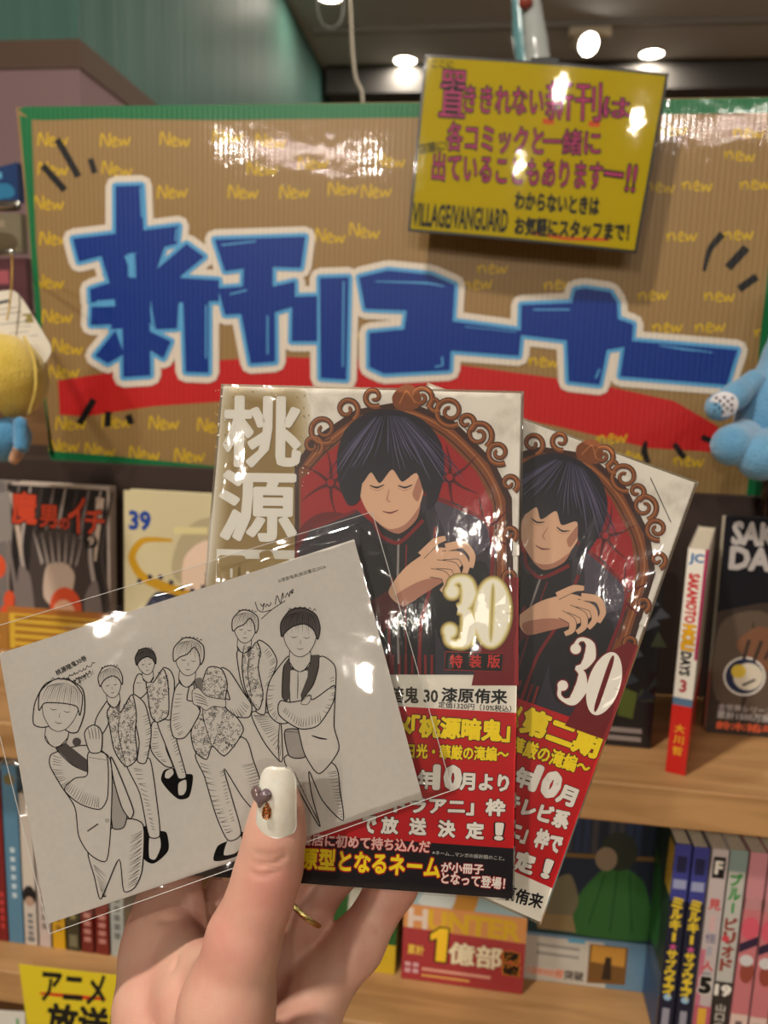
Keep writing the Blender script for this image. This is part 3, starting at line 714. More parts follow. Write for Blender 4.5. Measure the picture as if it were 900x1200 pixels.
# low books lying behind, seen as dark tops under the sign
def f_saka(pr, P):
    pr.src = uvbox(0, 0, 115, 188); g = [ink(c) for c in ((92, 78, 66), (58, 48, 42), (150, 146, 142), (122, 84, 62), (34, 44, 74))]
    pr.poly([(0, 0), (115, 0), (115, 96), (70, 120), (34, 116), (0, 106)], g[1], 1); pr.poly([(6, 30), (4, 96), (40, 108), (70, 60), (60, 20)], g[0], 2, True)
    for i in range(6): pr.stroke([(10+i*16, 18), (18+i*15, 60), (12+i*18, 100)], [2, 5, 1], g[i % 2], 3, smooth=True)
    pr.disc((92, 118), 32, g[2], 4, ry=30); pr.disc((94, 108), 20, g[3], 5, ry=22); pr.poly([(18, 78), (34, 96), (56, 88), (80, 66), (72, 50), (44, 58)], g[3], 6, True)
    for i in range(4): pr.stroke([(24+i*9, 60+i*4), (28+i*10, 84)], 3, g[1], 7)
    pr.disc((27, 52), 17, WHT, 7); pr.disc((27, 52), 15.5, g[4], 8); pr.disc((30, 52), 12, ink((212, 204, 186)), 9); pr.disc((22, 56), 6, ink((214, 186, 70)), 10); pr.stroke([(26, 44), (36, 50)], 2, BLACK, 10)
    W2 = ink((178, 172, 170))
    pr.text('SAKAMOTO', (7, 165), (110, 165), 18, W2, 8, 0.05); pr.text('DAYS', (7, 144), (62, 144), 18, W2, 8, 0.05)
    pr.text('全世界シリーズ累計', (8, 20.5), (66, 20.5), 6, W2, 8, 0.02); pr.text('累計1500万部突破', (8, 13.5), (66, 13.5), 6.5, W2, 8, 0.03); pr.text('鈴木祐斗', (8, 4), (56, 4), 7, ink((216, 96, 60)), 8, 0.04)
    pr.text('ね', (60, 64), (76, 64), 16, ink((214, 120, 100)), 11, 0.02)
BLs = at_z(827, 858, 1.0632); r3, u3 = lean(3, 0)
face_book(BLs, r3, u3, 0.115, 0.188, name='comic_book', label='dark comic with grey block-letter title and round badge, right end of upper shelf', cat='book', group='comics on the upper shelf', T=0.014, cmat=glossy((28, 28, 34)), front=f_saka)
def f_dark(pr, P):
    pr.src = uvbox(0, 0, 112, 176); random.seed(5)
    for i in range(46):
        x, y = random.uniform(4, 108), random.uniform(24, 160); c = random.choice([(52, 56, 66), (40, 46, 44), (66, 70, 76), (58, 64, 46), (30, 34, 46)])
        pr.poly([(x, y), (x+random.uniform(6, 16), y+random.uniform(-4, 8)), (x+random.uniform(2, 12), y+random.uniform(8, 18))], ink(c), 1+i % 6)
    pr.stroke([(44, 50), (58, 30), (70, 44), (64, 70), (52, 76)], 3, ink((120, 138, 136)), 8, smooth=True)
    for y in (14, 7): pr.stroke([(54, y), (104, y)], 4, ink((150, 140, 136)), 8)
    pr.poly([(84, 26), (96, 24), (98, 46), (86, 50)], ink((86, 98, 44)), 8)
BLd = at_z(688, 872, 1.0632); a_dark = float(at_z(780, 904, 1.0632)[0])-0.002; face_book((a_dark-0.115, BLd[1]+0.002, 1.0632), r3, u3, 0.113, 0.176, name='comic_book', label='black comic with murky artwork behind the second shrink-wrapped comic', cat='book', group='comics on the upper shelf', T=0.014, cmat=glossy((20, 22, 27)), front=f_dark)
# spine-out comic standing proud of the row
a = at_z(780, 904, 1.0632); b = at_z(801, 905, 1.0632); Ts = float(np.linalg.norm(b-a)); zt = 1.0632+0.176
fa = at_z(812, 632, zt); fb = at_z(828, 596, zt); dv = (fb-fa)*[1, 1, 0]; dv /= np.linalg.norm(dv); xv = np.array([dv[1], -dv[0], 0])
def s_saka(pr, P):
    T = Ts*1000; pr.poly([(0, 92), (T, 92), (T, 176), (0, 176)], WHT, 1); pr.poly([(T*0.86, 60), (T, 60), (T, 176), (T*0.86, 176)], ink((170, 30, 90)), 2)
    pr.text('JC', (T*0.12, 164), (T*0.8, 164), 8, ink((40, 110, 170)), 3, 0.04)
    sideways(pr, 'SAKAMOTO', T*0.44, 157, 37, T*0.5, REDI, 3, 0.05); sideways(pr, 'HOLI', T*0.46, 118, 19, T*0.56, ink((232, 176, 30)), 3, 0.06, 0.1, ink((190, 120, 20)))
    sideways(pr, 'DAYS', T*0.44, 97, 18, T*0.5, BLACK, 3, 0.05); pr.poly([(0, 60), (T, 60), (T, 92), (0, 92)], WHT, 2)
    pr.text('3', (T*0.3, 66), (T*0.6, 66), 9, ink((170, 40, 60)), 5, 0.04); pr.poly([(0, 52), (T, 52), (T, 61), (0, 61)], ink((90, 120, 150)), 4)
    vtext(pr, '大川哲', T*0.5, 38, 6.5, 9, ink((230, 170, 40)), 5, 0.03)
def b_saka(pr, P):
    pr.poly([(0, 0), (108, 0), (108, 176), (0, 176)], ink((186, 178, 168)), 1); pr.poly([(0, 58), (108, 58), (108, 150), (0, 150)], ink((150, 142, 130)), 2)
make_book('comic_book', 'white and red spine-out comic marked 3 standing proud of upper shelf', 'book', None, frame_matrix((a[0], a[1], 1.0632), xv, dv, (0, 0, 1)), Ts, 0.113, 0.176, glossy((222, 210, 205)), glossy((206, 30, 28)), None, None, s_saka, b_saka, (0.055, glossy((204, 28, 26)), None, lambda pr, P: vtext(pr, '大川哲', Ts*500, 40, 6.5, 9, ink((230, 170, 40)), 2, 0.03)))

# ---- lower shelf, face out
ZL = 0.8302
def f_green(pr, P):
    pr.src = uvbox(0, 0, 113, 176)
    pr.poly([(0, 46), (113, 46), (113, 176), (0, 176)], ink((34, 46, 66)), 1); pr.poly([(0, 46), (113, 46), (113, 74), (0, 90)], ink((26, 60, 66)), 2)
    random.seed(11)
    for i in range(16): x = 3+i*7; pr.poly([(x, 126), (x+5, 126), (x+5, 170), (x, 168)], ink(random.choice([(44, 60, 92), (30, 42, 58), (70, 70, 78)])), 2)
    pr.poly([(0, 118), (113, 124), (113, 128), (0, 122)], ink((126, 98, 58)), 3)
    pr.poly([(40, 54), (52, 86), (70, 112), (86, 116), (104, 104), (112, 76), (112, 50), (60, 48)], ink((52, 108, 54)), 4, True)
    for q in ([(72, 108), (62, 60)], [(92, 110), (98, 56)], [(82, 112), (80, 54)]): pr.stroke(q, 1.5, ink((26, 86, 38)), 5)
    pr.disc((82, 130), 15, ink((46, 54, 46)), 5, ry=18); pr.disc((72, 122), 9, ink((150, 132, 110)), 6, ry=11)
    pr.poly([(14, 58), (30, 96), (44, 104), (52, 78), (40, 56)], ink((122, 116, 92)), 5, True); pr.poly([(20, 50), (52, 50), (48, 66), (16, 64)], ink((150, 130, 92)), 6)
def o_green(pr, P):
    pr.src = uvbox(0, 0, 113, 46)
    pr.poly([(0, 0), (80, 0), (76, 43), (0, 43)], ink((196, 190, 178)), 1)
    pr.poly([(64, 3), (96, 5), (96, 41), (64, 41)], ink((120, 84, 44)), 2); pr.poly([(66, 24), (94, 22), (94, 40), (66, 40)], ink((196, 142, 62)), 3); pr.poly([(76, 8), (84, 8), (83, 30), (78, 30)], ink((54, 40, 30)), 4)
    for y in (35, 27): pr.stroke([(20, y), (56, y-1)], 3, ink((150, 146, 138)), 2)
    pr.text('100000部', (14, 5), (44, 4), 9, ink((216, 110, 60)), 3, 0.03, 0.08, WHT); pr.text('突破', (45, 4), (61, 4), 9, ink((70, 62, 56)), 3, 0.03); pr.poly([(46, 40), (60, 40), (60, 44), (46, 44)], ink((90, 160, 190)), 3)
q = at_z(755, 1162, ZL); Wg = 0.116; rg, ug = lean(1.5, 1.0)
face_book((q[0]-Wg, 0.622, ZL), rg, ug, Wg, 0.176, name='comic_book', label='comic with a green-robed figure on its cover, lower shelf right of the red-banded comic', cat='book', group='comics on the lower shelf', T=0.016, cmat=glossy((40, 56, 70)), front=f_green, obi=(0.046, glossy((104, 140, 166)), o_green, None))
def f_hunter(pr, P):
    pr.src = uvbox(0, 0, 106, 176); pr.poly([(0, 60), (106, 60), (106, 176), (0, 176)], ink((160, 186, 190)), 1); pr.poly([(40, 76), (52, 110), (66, 110), (60, 70)], ink((196, 140, 60)), 2, True)
    pr.poly([(12, 74), (30, 100), (44, 90), (40, 72)], ink((206, 214, 212)), 2, True)
def o_hunter(pr, P):
    pr.src = uvbox(0, 0, 106, 72); PKR = ink((206, 60, 70)); GD = ink((246, 200, 50)); OUT = ink((150, 50, 30))
    pr.poly([(0, 50), (106, 48), (106, 72), (0, 72)], ink((216, 150, 90)), 1)
    pr.text('H', (5, 51), (20, 51), 17, ink((226, 206, 190)), 4, 0.045); pr.text('UNTER', (22, 51), (100, 50), 17, ink((220, 176, 50)), 4, 0.045)
    one = [(29.5, 21), (38.5, 21), (39.5, 53), (32.5, 53), (24, 46), (24.5, 40), (30, 43)]; pr.grow(one, 1.4, BLACK, 6); pr.poly(one, GD, 7); pr.text('億部', (41, 21), (86, 21), 20, ink((238, 226, 190)), 6, 0.03, 0.07, OUT)
    pr.text('突', (88, 29), (101, 29), 10, BLACK, 6, 0.05, 0.1, ink((236, 150, 40))); pr.text('破', (88, 17), (102, 17), 10, BLACK, 6, 0.05, 0.1, ink((236, 150, 40)))
    pr.text('累計', (5, 25), (19, 25), 9, ink((232, 196, 80)), 6, 0.03)
    for x in (3, 10):
        for y in (13, 7): pr.poly([(x, y), (x+5, y), (x+5, y+4), (x, y+4)], ink((214, 170, 176)), 4)
    pr.stroke([(18, 12), (78, 12)], 3, ink((222, 160, 140)), 4); pr.stroke([(18, 6), (60, 6)], 2, ink((222, 170, 90)), 4)
q = at_z(470, 1145, ZL); rh, uh = lean(2, 0)
face_book((q[0], 0.603, ZL), rh, uh, 0.106, 0.176, name='comic_book', label='comic with red and yellow 1億部 band on the lower shelf under the hand-held comics', cat='book', group='comics on the lower shelf', T=0.014, cmat=glossy((190, 190, 180)), front=f_hunter, obi=(0.072, glossy((168, 52, 58)), o_hunter, None))
def f_yel(pr, P):
    pr.src = uvbox(0, 0, 106, 176); pr.poly([(0, 28), (106, 28), (106, 176), (0, 176)], ink((46, 92, 44)), 1); pr.poly([(60, 30), (92, 30), (90, 100), (64, 96)], ink((200, 200, 186)), 2)
    pr.poly([(62, 28), (84, 28), (82, 62), (66, 56)], ink((40, 38, 32)), 3, True); pr.disc((78, 16), 16, ink((172, 48, 34)), 4, ry=14); pr.disc((78, 26), 10, ink((110, 70, 50)), 5)
    for y in (14, 8): pr.stroke([(68, y), (90, y)], 3, ink((206, 140, 60)), 6)
face_book((q[0]-0.112, 0.606, ZL), rh, uh, 0.106, 0.176, name='comic_book', label='green and yellow comic half hidden behind the fingers on the lower shelf', cat='book', group='comics on the lower shelf', T=0.014, cmat=glossy((212, 178, 40)), front=f_yel)

# ---- lower shelf, spines at the right
def spine_text(body, col, col2=None, num=None, numcol=None):
    def f(pr, P):
        T = P.W*1000; body(pr, T)
    return f
def s_blue(pr, P):
    T = P.W*1000; pr.poly([(0, 128), (T, 128), (T, 176), (0, 176)], ink((58, 62, 138)), 1); pr.poly([(T*0.1, 138), (T*0.9, 138), (T*0.9, 146), (T*0.1, 146)], ink((150, 156, 190)), 2); pr.poly([(T*.2, 152), (T*.8, 152), (T*.8, 166), (T*.2, 166)], ink((34, 36, 74)), 2)
    pr.poly([(0, 0), (T, 0), (T, 128), (0, 128)], ink((28, 30, 52)), 1); Y = ink((222, 194, 52)); PKC = ink((214, 90, 150))
    vtext(pr, 'ミルキー'[:3], T*0.5, 130, 8.5, 9.6, Y, 3, 0.06, wid=0.9); pr.stroke([(T*.5, 100), (T*.5, 92)], T*.22, Y, 3); vtext(pr, '☆', T*0.5, 90, 5, 8, PKC, 3, 0.05); vtext(pr, 'サブウェイ', T*0.5, 84, 7.6, 8.4, Y, 3, 0.06, wid=0.95)
    pr.disc((T/2, 42), 3, ink((150, 190, 220)), 3); pr.stroke([(T/2, 32), (T/2, 8)], T*0.45, ink((150, 150, 164)), 3)
def s_five(pr, P):
    T = P.W*1000; pr.poly([(T*.15, 152), (T*.85, 152), (T*.85, 170), (T*.15, 170)], BLACK, 1); pr.text('F', (T*.32, 156), (T*.68, 156), 10, WHT, 2, 0.05)
    vtext(pr, '見', T*0.5, 134, 9, 14, ink((196, 60, 66)), 2, 0.03); pr.stroke([(T*.5, 120), (T*.5, 106)], T*.3, ink((206, 170, 170)), 2); vtext(pr, '怪', T*0.5, 104, 8, 10, ink((110, 110, 140)), 2, 0.02); pr.stroke([(T*.5, 93), (T*.5, 85)], T*.3, ink((160, 160, 170)), 2); vtext(pr, '人', T*0.5, 80, 8, 10, ink((200, 70, 76)), 2, 0.04); pr.stroke([(T*.5, 70), (T*.5, 60)], T*.5, ink((140, 140, 150)), 2)
    pr.text('5', (T*.22, 52), (T*.78, 52), 13, BLACK, 3, 0.08, 0.12, WHT); pr.poly([(0, 0), (T, 0), (T, 40), (0, 40)], ink((186, 90, 110)), 2); pr.stroke([(T/2, 38), (T/2, 20)], T*.5, ink((220, 170, 60)), 3); pr.poly([(0, 0), (T*.3, 0), (T*.3, 90), (0, 90)], ink((190, 110, 130)), 1)
def s_nine(pr, P):
    T = P.W*1000; pr.poly([(0, 158), (T, 158), (T, 176), (0, 176)], ink((130, 150, 146)), 1)
    vtext(pr, 'ブルー', T*0.5, 156, 10, 12, ink((60, 142, 70)), 2, 0.06, wid=0.8); vtext(pr, 'ピリオド', T*0.5, 118, 10, 12, ink((140, 60, 52)), 2, 0.05, wid=0.8)
    pr.poly([(0, 0), (T, 0), (T, 62), (0, 62)], ink((52, 46, 44)), 2); pr.text('19', (T*.08, 50), (T*.92, 50), 9, WHT, 4, 0.06); vtext(pr, '山口つばさ', T*0.5, 42, 6.5, 8.5, ink((190, 184, 176)), 4, 0.03)
    pr.disc((T*.3, 100), 3, ink((200, 70, 80)), 3)
def s_pink(pr, P):
    T = P.W*1000; pr.poly([(0, 138), (T, 138), (T, 176), (0, 176)], ink((196, 134, 142)), 1); pr.poly([(0, 36), (T, 36), (T, 128), (0, 128)], ink((196, 116, 122)), 1)
    pr.disc((T*.5, 112), T*.5, ink((210, 90, 108)), 2, ry=10); pr.poly([(0, 90), (T, 98), (T, 106), (0, 98)], ink((50, 36, 62)), 3); pr.disc((T*.5, 84), T*.4, ink((206, 204, 206)), 4, ry=5); pr.disc((T*.6, 74), T*.4, ink((146, 70, 56)), 3, ry=10)
    pr.poly([(0, 0), (T, 0), (T, 36), (0, 36)], ink((216, 190, 180)), 2); [pr.stroke([(T/2, 30-i*10), (T/2, 25-i*10)], T*.4, ink((110, 96, 96)), 4) for i in range(3)]
def left_green(pr, P):
    pr.src = uvbox(0, 0, 113, 176); pr.poly([(0, 60), (113, 60), (113, 176), (0, 176)], ink((36, 60, 48)), 1); pr.poly([(20, 66), (90, 66), (80, 130), (40, 134)], ink((46, 104, 56)), 2, True); pr.poly([(60, 2), (110, 2), (110, 40), (60, 44)], ink((60, 90, 130)), 2); pr.poly([(94, 130), (112, 130), (112, 172), (96, 172)], ink((190, 160, 60)), 3)
rows = [(0.0122, s_blue, (40, 46, 70), 'dark blue comic spine with yellow title, first of the right-hand row'), (0.0118, s_blue, (40, 46, 70), 'dark blue comic spine with yellow title, next to the white spine marked 5'),
        (0.0128, s_five, (190, 178, 178), 'white and red comic spine marked 5 on the lower shelf'), (0.0132, s_nine, (186, 186, 180), 'white comic spine marked 19 with green title on the lower shelf'),
        (0.0128, s_pink, (188, 132, 136), 'pink comic spine with pale base, right after the spine marked 19'), (0.0128, s_pink, (188, 132, 136), 'pink comic spine cut by the right edge of the picture'), ]
x = float(at_z(793, 988, 1.006)[0])-0.001
for i, (T, s, c, lab) in enumerate(rows):
    a_ = 1.2 if i < 4 else 0.4; yw = math.radians(0)
    make_book('comic_book', lab, 'book', 'spines at the right of the lower shelf', frame_matrix((x, 0.572-0.001*(i % 3), ZL), (1, 0, 0), (0, 1, 0), (0, 0, 1)), T, 0.112, 0.1765-0.0012*(i % 2), glossy(c), front=left_green if i == 0 else None, spine=s)
    x += T+0.0013
# ---- lower shelf, spines at the left
left = [(-6, 9, (120, 22, 30), 0.170, 'dark red spine at the left edge, before the tall light blue spine'), (9, 28, (84, 132, 162), 0.176, 'tall light blue comic spine on the lower shelf at left'), (28, 44, (206, 196, 186), 0.150, 'white comic spine beside the light blue one'), (45, 60, (200, 186, 180), 0.160, 'off-white comic spine left of the yellow one'),
        (61, 77, (214, 166, 30), 0.150, 'yellow comic spine on the lower shelf at left'), (78, 94, (62, 60, 44), 0.152, 'dark olive comic spine right of the yellow one'), (95, 111, (110, 30, 30), 0.166, 'maroon comic spine beside the dark olive one'), (112, 129, (118, 34, 32), 0.166, 'maroon comic spine touching the pale one by the hand'), (130, 147, (172, 176, 172), 0.166, 'pale grey comic spine just left of the hand')]
def s_left(i, c):
    def f(pr, P):
        T = P.W*1000; H = P.H*1000; random.seed(i)
        if i == 1:
            for k in range(6): pr.stroke([(T*.5, 96-k*9), (T*.5, 91-k*9)], T*.3, ink((190, 210, 220)), 2)
            pr.disc((T*.5, H-14), T*.35, ink((120, 110, 70)), 2)
        elif i == 2:
            pr.disc((T*.5, 50), T*.5, ink((30, 28, 30)), 2, ry=10); pr.disc((T*.5, 44), T*.34, ink((180, 150, 130)), 3, ry=5)
            for k in range(4): pr.stroke([(T*.5, 32-k*6), (T*.5, 28-k*6)], T*.4, ink((120, 120, 124)), 3)
            pr.disc((T*.5, 6), T*.3, ink((120, 120, 120)), 3, ry=3)
        elif i == 0:
            for k in range(5): pr.stroke([(T*.6, 50-k*8), (T*.6, 45-k*8)], T*.3, ink((190, 60, 60)), 2)
        elif i in (6, 7):
            for k in range(4): pr.stroke([(T*.5, 40-k*8), (T*.5, 35-k*8)], T*.5, ink((190, 130, 120)), 2)
            pr.stroke([(0, H*.4), (T, H*.4)], 2, ink((60, 16, 18)), 2)
        elif i == 5:
            pr.poly([(T*.2, 4), (T*.8, 4), (T*.8, 16), (T*.2, 16)], ink((120, 116, 90)), 2)
            for k in range(3): pr.stroke([(T*.5, 56-k*9), (T*.5, 50-k*9)], T*.4, ink((150, 140, 90)), 2)
        else:
            for k in range(5): pr.stroke([(T*.5, 60-k*9), (T*.5, 54-k*9)], T*.4, ink(tuple(max(0, v-60) for v in c)), 2)
    return f
for i, (x0, x1, c, H, lab) in enumerate(left):
    a = at_z(x0, 1104+(x0*0.12), ZL); b = at_z(x1, 1104+(x1*0.12), ZL)
    make_book('comic_book', lab, 'book', 'spines at the left of the lower shelf', frame_matrix((a[0]+0.0004, 0.583, ZL), (1, 0, 0), (0, 1, 0), (0, 0, 1)), float(b[0]-a[0])-0.0006, 0.112, H, glossy(c), spine=s_left(i, c))

# ---- shelf notices
def shelf_notice(name, label, px, draw, m, rim=None):
    Y = 0.5485; p = Patch(*[at_y(x, y, Y) for x, y in px], bow=0.0005)
    mb = MB(); patch_slab(mb, p, 0.0006, m, 4); pr = Print(p, mb=mb); draw(pr, p); o = mb.build(name, None, loc=p.c[0]); tag(o, label, 'notice'); return o
def d_anime(pr, p):
    K = BLACK
    pr.text('アニメ', (48, 1172), (122, 1178), 34, K, 4, 0.03); pr.stroke([(47, 1164), (90, 1168), (124, 1171)], [3, 5, 3], ink((206, 44, 30)), 3)
    pr.text('放送中', (54, 1212), (158, 1222), 36, K, 4, 0.045)
shelf_notice('shelf_notice', 'yellow handwritten shelf notice reading アニメ放送中 left of the hand', [(40, 1262), (188, 1280), (186, 1148), (22, 1130)], d_anime, mat('shelf_notice_yellow', (222, 200, 36), 0.5))
def d_grn(pr, p): pr.poly([(-46, 1190), (22, 1194), (26, 1260), (-40, 1260)], ink((96, 160, 96)), 2)
shelf_notice('shelf_notice', 'green and white shelf notice in the bottom left corner', [(-40, 1265), (33, 1268), (29, 1186), (-50, 1180)], d_grn, mat('shelf_notice_white', (216, 214, 206), 0.5))

# ================================================================== HANGING THINGS AT THE SIDES
def plushmat(name, rgb, rgb2):
    return mat(name, rgb, 0.9, 0.15, noise=(60, rgb2, 4), bump=(500, 0.9, 0.002), sheen=0.5)
PY = plushmat('plush_yellow', (216, 188, 84), (204, 174, 70)); PBL = plushmat('plush_sky', (84, 146, 188), (74, 136, 178)); PSK = plushmat('plush_tan', (188, 140, 104), (178, 130, 96)); PBB = plushmat('plush_blue', (104, 158, 194), (92, 146, 184))
D = 0.66
def pt(x, y, d=D): return at_d(x, y, d)
# left: round yellow-capped doll
t = empty('plush_doll', 'yellow round-headed plush doll in a blue dress hanging at left edge', 'plush toy', None, Matrix.Translation(pt(8, 500)))
r = lambda px, d=D: px/FPX*d
V, F = field_mesh([[[(pt(-6, 446), r(52)), (pt(4, 442), r(50))]]], 0.0022, 0.01, 0.01); MB().add(V, F, PY).build('cap', t, True)
V, F = field_mesh([[[(pt(-24, 470, D-0.012), r(34)), (pt(-18, 472, D-0.010), r(30))]]], 0.002); MB().add(V, F, PSK).build('face', t, True)
MB().tube([pt(34+0.2*y_*0, 0) for y_ in []] or spline([pt(28, 394, D-0.012), pt(40, 420, D-0.02), pt(42, 455, D-0.022), pt(34, 486, D-0.014)], 6), 0.0012, PY, 6).build('seam', t, True)
V, F = field_mesh([[[(pt(-14, 492), r(22)), (pt(2, 512), r(30))], [(pt(-20, 515), r(26)), (pt(14, 512), r(22))]]], 0.002); MB().add(V, F, PBL).build('dress', t, True)
V, F = field_mesh([[[(pt(24, 496, D-0.018), r(8)), (pt(25, 524, D-0.018), r(8.5))]]], 0.0016); MB().add(V, F, PBL).build('sleeve', t, True)
mb = MB(); V, F = field_mesh([[[(pt(23, 526, D-0.018), r(7)), (pt(17, 538, D-0.018), r(6.5))]]], 0.0014); mb.add(V, F, PSK)
for k in range(4): mb.tube([pt(14+k, 530+3.2*k-2, D-0.026), pt(28-k*1.2, 528+3.2*k-2, D-0.026)], 0.0005, mat('stitch_brown', (96, 66, 48), 0.8), 5)
mb.build('hand', t, True)
# paper tag on its chain
TP = Patch(at_d(-8, 402, 0.655), at_d(52, 428, 0.662), at_d(30, 348, 0.660), at_d(-22, 356, 0.655), 0.0)
o = empty('swing_tag', 'cream paper swing tag with small print above the yellow plush', 'tag', None, Matrix.Translation(TP.c[3]))
mb = MB(); oc = [(-10, 396), (-24, 352), (-12, 344), (14, 340), (26, 350), (58, 402), (60, 412), (54, 424), (46, 428), (30, 424)]
pr = Print(TP, mb=mb); cr = mat('tag_card', (206, 198, 182), 0.6); pr.poly(oc, cr, 1, True); pr.poly(oc, cr, -8, True)
pr.stroke([(-6, 356), (12, 352)], 3.4, BLACK, 3)
for k in range(7): pr.stroke([(-8+k*2, 364+k*5.5), (20+k*4, 360+k*5.5)], 1.2, ink((140, 134, 124)), 3)
pr.poly([(26, 368), (37, 367), (40, 378), (30, 379)], ink((128, 112, 40)), 3); pr.stroke([(38, 392), (46, 400)], 1.5, ink((140, 134, 124)), 3)
mb.build('card', o)
mb = MB(); GOLD = mat('chain_gold', (212, 178, 92), 0.3, 0.5, metal=0.9)
for k in range(26):
    f_ = k/25; mb.ball(pt(14-6*f_+2.5*math.sin(3*f_), 296+78*f_, 0.652-0.004*f_), 0.0011, GOLD, 4)
mb.build('ball_chain', o, True)
# chrome rail with hook and packets at the far left
CH = mat('chrome', (200, 200, 196), 0.18, 0.5, metal=1.0)
t = empty('display_rail', 'chrome display rail behind the left edge of the sign', 'rail', None, Matrix.Translation(at_d(0, 242, 0.8)))
pL, pR = at_y(-220, 246, 0.77), at_y(21, 241, 0.77)
MB().tube([pL, pR], 0.0052, CH, 14).build('rail', t, True)
MB().tube([at_y(-60, 296, 0.77), at_y(-8, 297, 0.76), at_d(14, 296, 0.652)], 0.0022, CH, 8).build('prong', t, True)
mb = MB(); mb.ball(at_d(14, 296, 0.650), 0.0032, CH, 8); mb.build('prong_tip', t, True)
MB().box((pL[0]-0.02, 0.768, 1.0632), (pL[0]-0.004, 0.784, pL[2]+0.05), CH).build('post', t)
MB().tube([(pL[0]-0.012, 0.776, pL[2]), (pL[0]+0.02, 0.771, pL[2])], 0.005, CH).build('bracket', t)
def packet(label, px, Y, rgb, rgb2):
    p = Patch(*[at_y(x, y, Y) for x, y in px]); mb = MB(); patch_slab(mb, p, 0.012, glossy(rgb), 6); pr = Print(p, 'uv', mb=mb)
    pr.poly([(0.1, 0.12), (0.9, 0.1), (0.86, 0.5), (0.2, 0.56)], ink(rgb2), 2, True); pr.poly([(0.2, 0.66), (0.8, 0.66), (0.8, 0.84), (0.2, 0.84)], ink(tuple(min(255, v+50) for v in rgb2)), 2)
    o = mb.build('goods_packet', None, loc=p.c[0]); tag(o, label, 'packet', 'packets beyond the sign'); return o
packet('dark blue packet above the chrome rail at left', [(-70, 238), (22, 236), (20, 190), (-70, 214)], 0.86, (40, 62, 104), (40, 110, 150))
packet('grey and olive packet under the chrome rail at left', [(-70, 300), (26, 296), (24, 250), (-70, 252)], 0.86, (120, 112, 92), (88, 76, 54))
packet('dark red packet behind the gold chain at left', [(-70, 392), (34, 390), (30, 302), (-70, 304)], 0.86, (92, 60, 64), (110, 34, 40))
# right: blue plush
D2 = 0.64
t = empty('plush_animal', 'sky blue plush animal with a dotted paw patch at right edge', 'plush toy', None, Matrix.Translation(at_d(890, 540, D2)))
def q(x, y, d=D2): return at_d(x, y, d)
rr = lambda px, d=D2: px/FPX*d
V, F = field_mesh([[[(q(918, 420, D2+0.012), rr(24)), (q(914, 476), rr(46)), (q(912, 500), rr(48))], [(q(955, 356, D2+0.01), rr(46)), (q(930, 420, D2+0.01), rr(30))]]], 0.002, 0.008, 0.01); MB().add(V, F, PBB).build('body', t, True)
V, F = field_mesh([[[(q(884, 446, D2-0.012), rr(13)), (q(862, 464, D2-0.02), rr(14)), (q(843, 477, D2-0.026), rr(16))]]], 0.0017, 0.006); arm = MB().add(V, F, PBB).build('arm', t, True)
mb = MB(); c0 = q(848, 474, D2-0.026); nrm = -ray(848, 474); nrm /= np.linalg.norm(nrm); ex = np.cross([0, 0, 1.0], nrm); ex /= np.linalg.norm(ex); ey = np.cross(nrm, ex)
vs = [c0+nrm*rr(18.0)]; fs = []; n_ = 20
for k in range(n_):
    g = 2*math.pi*k/n_; vs.append(c0+nrm*rr(13.0)+rr(15)*(ex*math.cos(g)*1.0+ey*math.sin(g)*0.95))
mid = len(vs)
for k in range(n_):
    g = 2*math.pi*k/n_; vs.append(c0+nrm*rr(16.6)+rr(9)*(ex*math.cos(g)+ey*math.sin(g)))
fs = [(0, mid+k, mid+(k+1) % n_) for k in range(n_)]+[(mid+k, 1+k, 1+(k+1) % n_, mid+(k+1) % n_) for k in range(n_)]
mb.add(vs, fs, mat('patch_white', (206, 204, 208), 0.8))
DOT = mat('patch_dot', (34, 36, 58), 0.8)
for a_, b_ in ((-8, 0), (-4, 4), (0, 0), (4, 4), (8, 0), (-4, -4), (4, -4), (0, 8), (0, -8), (-8, 7), (8, 7), (9, -6), (-8, -7)):
    rad = math.hypot(a_, b_); hgt = np.interp(rad, [0, 9, 15], [18.0, 16.6, 13.0])+0.35
    mb.ball(c0+nrm*rr(hgt)+rr(a_)*ex+rr(b_)*ey, rr(1.6), DOT, 4)
mb.build('paw_patch', t, True)
V, F = field_mesh([[[(q(876, 512, D2-0.006), rr(22)), (q(858, 522, D2-0.035), rr(23))]]], 0.0018, 0.006); MB().add(V, F, PBB).build('foot', t, True)
V, F = field_mesh([[[(q(902, 522, D2-0.010), rr(24)), (q(892, 536, D2-0.040), rr(26))]]], 0.0018, 0.006); MB().add(V, F, PBB).build('foot', t, True)
V, F = field_mesh([[[(q(952, 446, D2-0.012), rr(13)), (q(972, 466, D2-0.02), rr(14)), (q(986, 480, D2-0.026), rr(15))]]], 0.0018, 0.006); MB().add(V, F, PBB).build('arm', t, True)
mb = MB()
for k in range(30): f_ = k/29; mb.ball(q(926, 318-150*f_, D2+0.012), 0.0011, GOLD, 4)
mb.build('ball_chain', t, True)

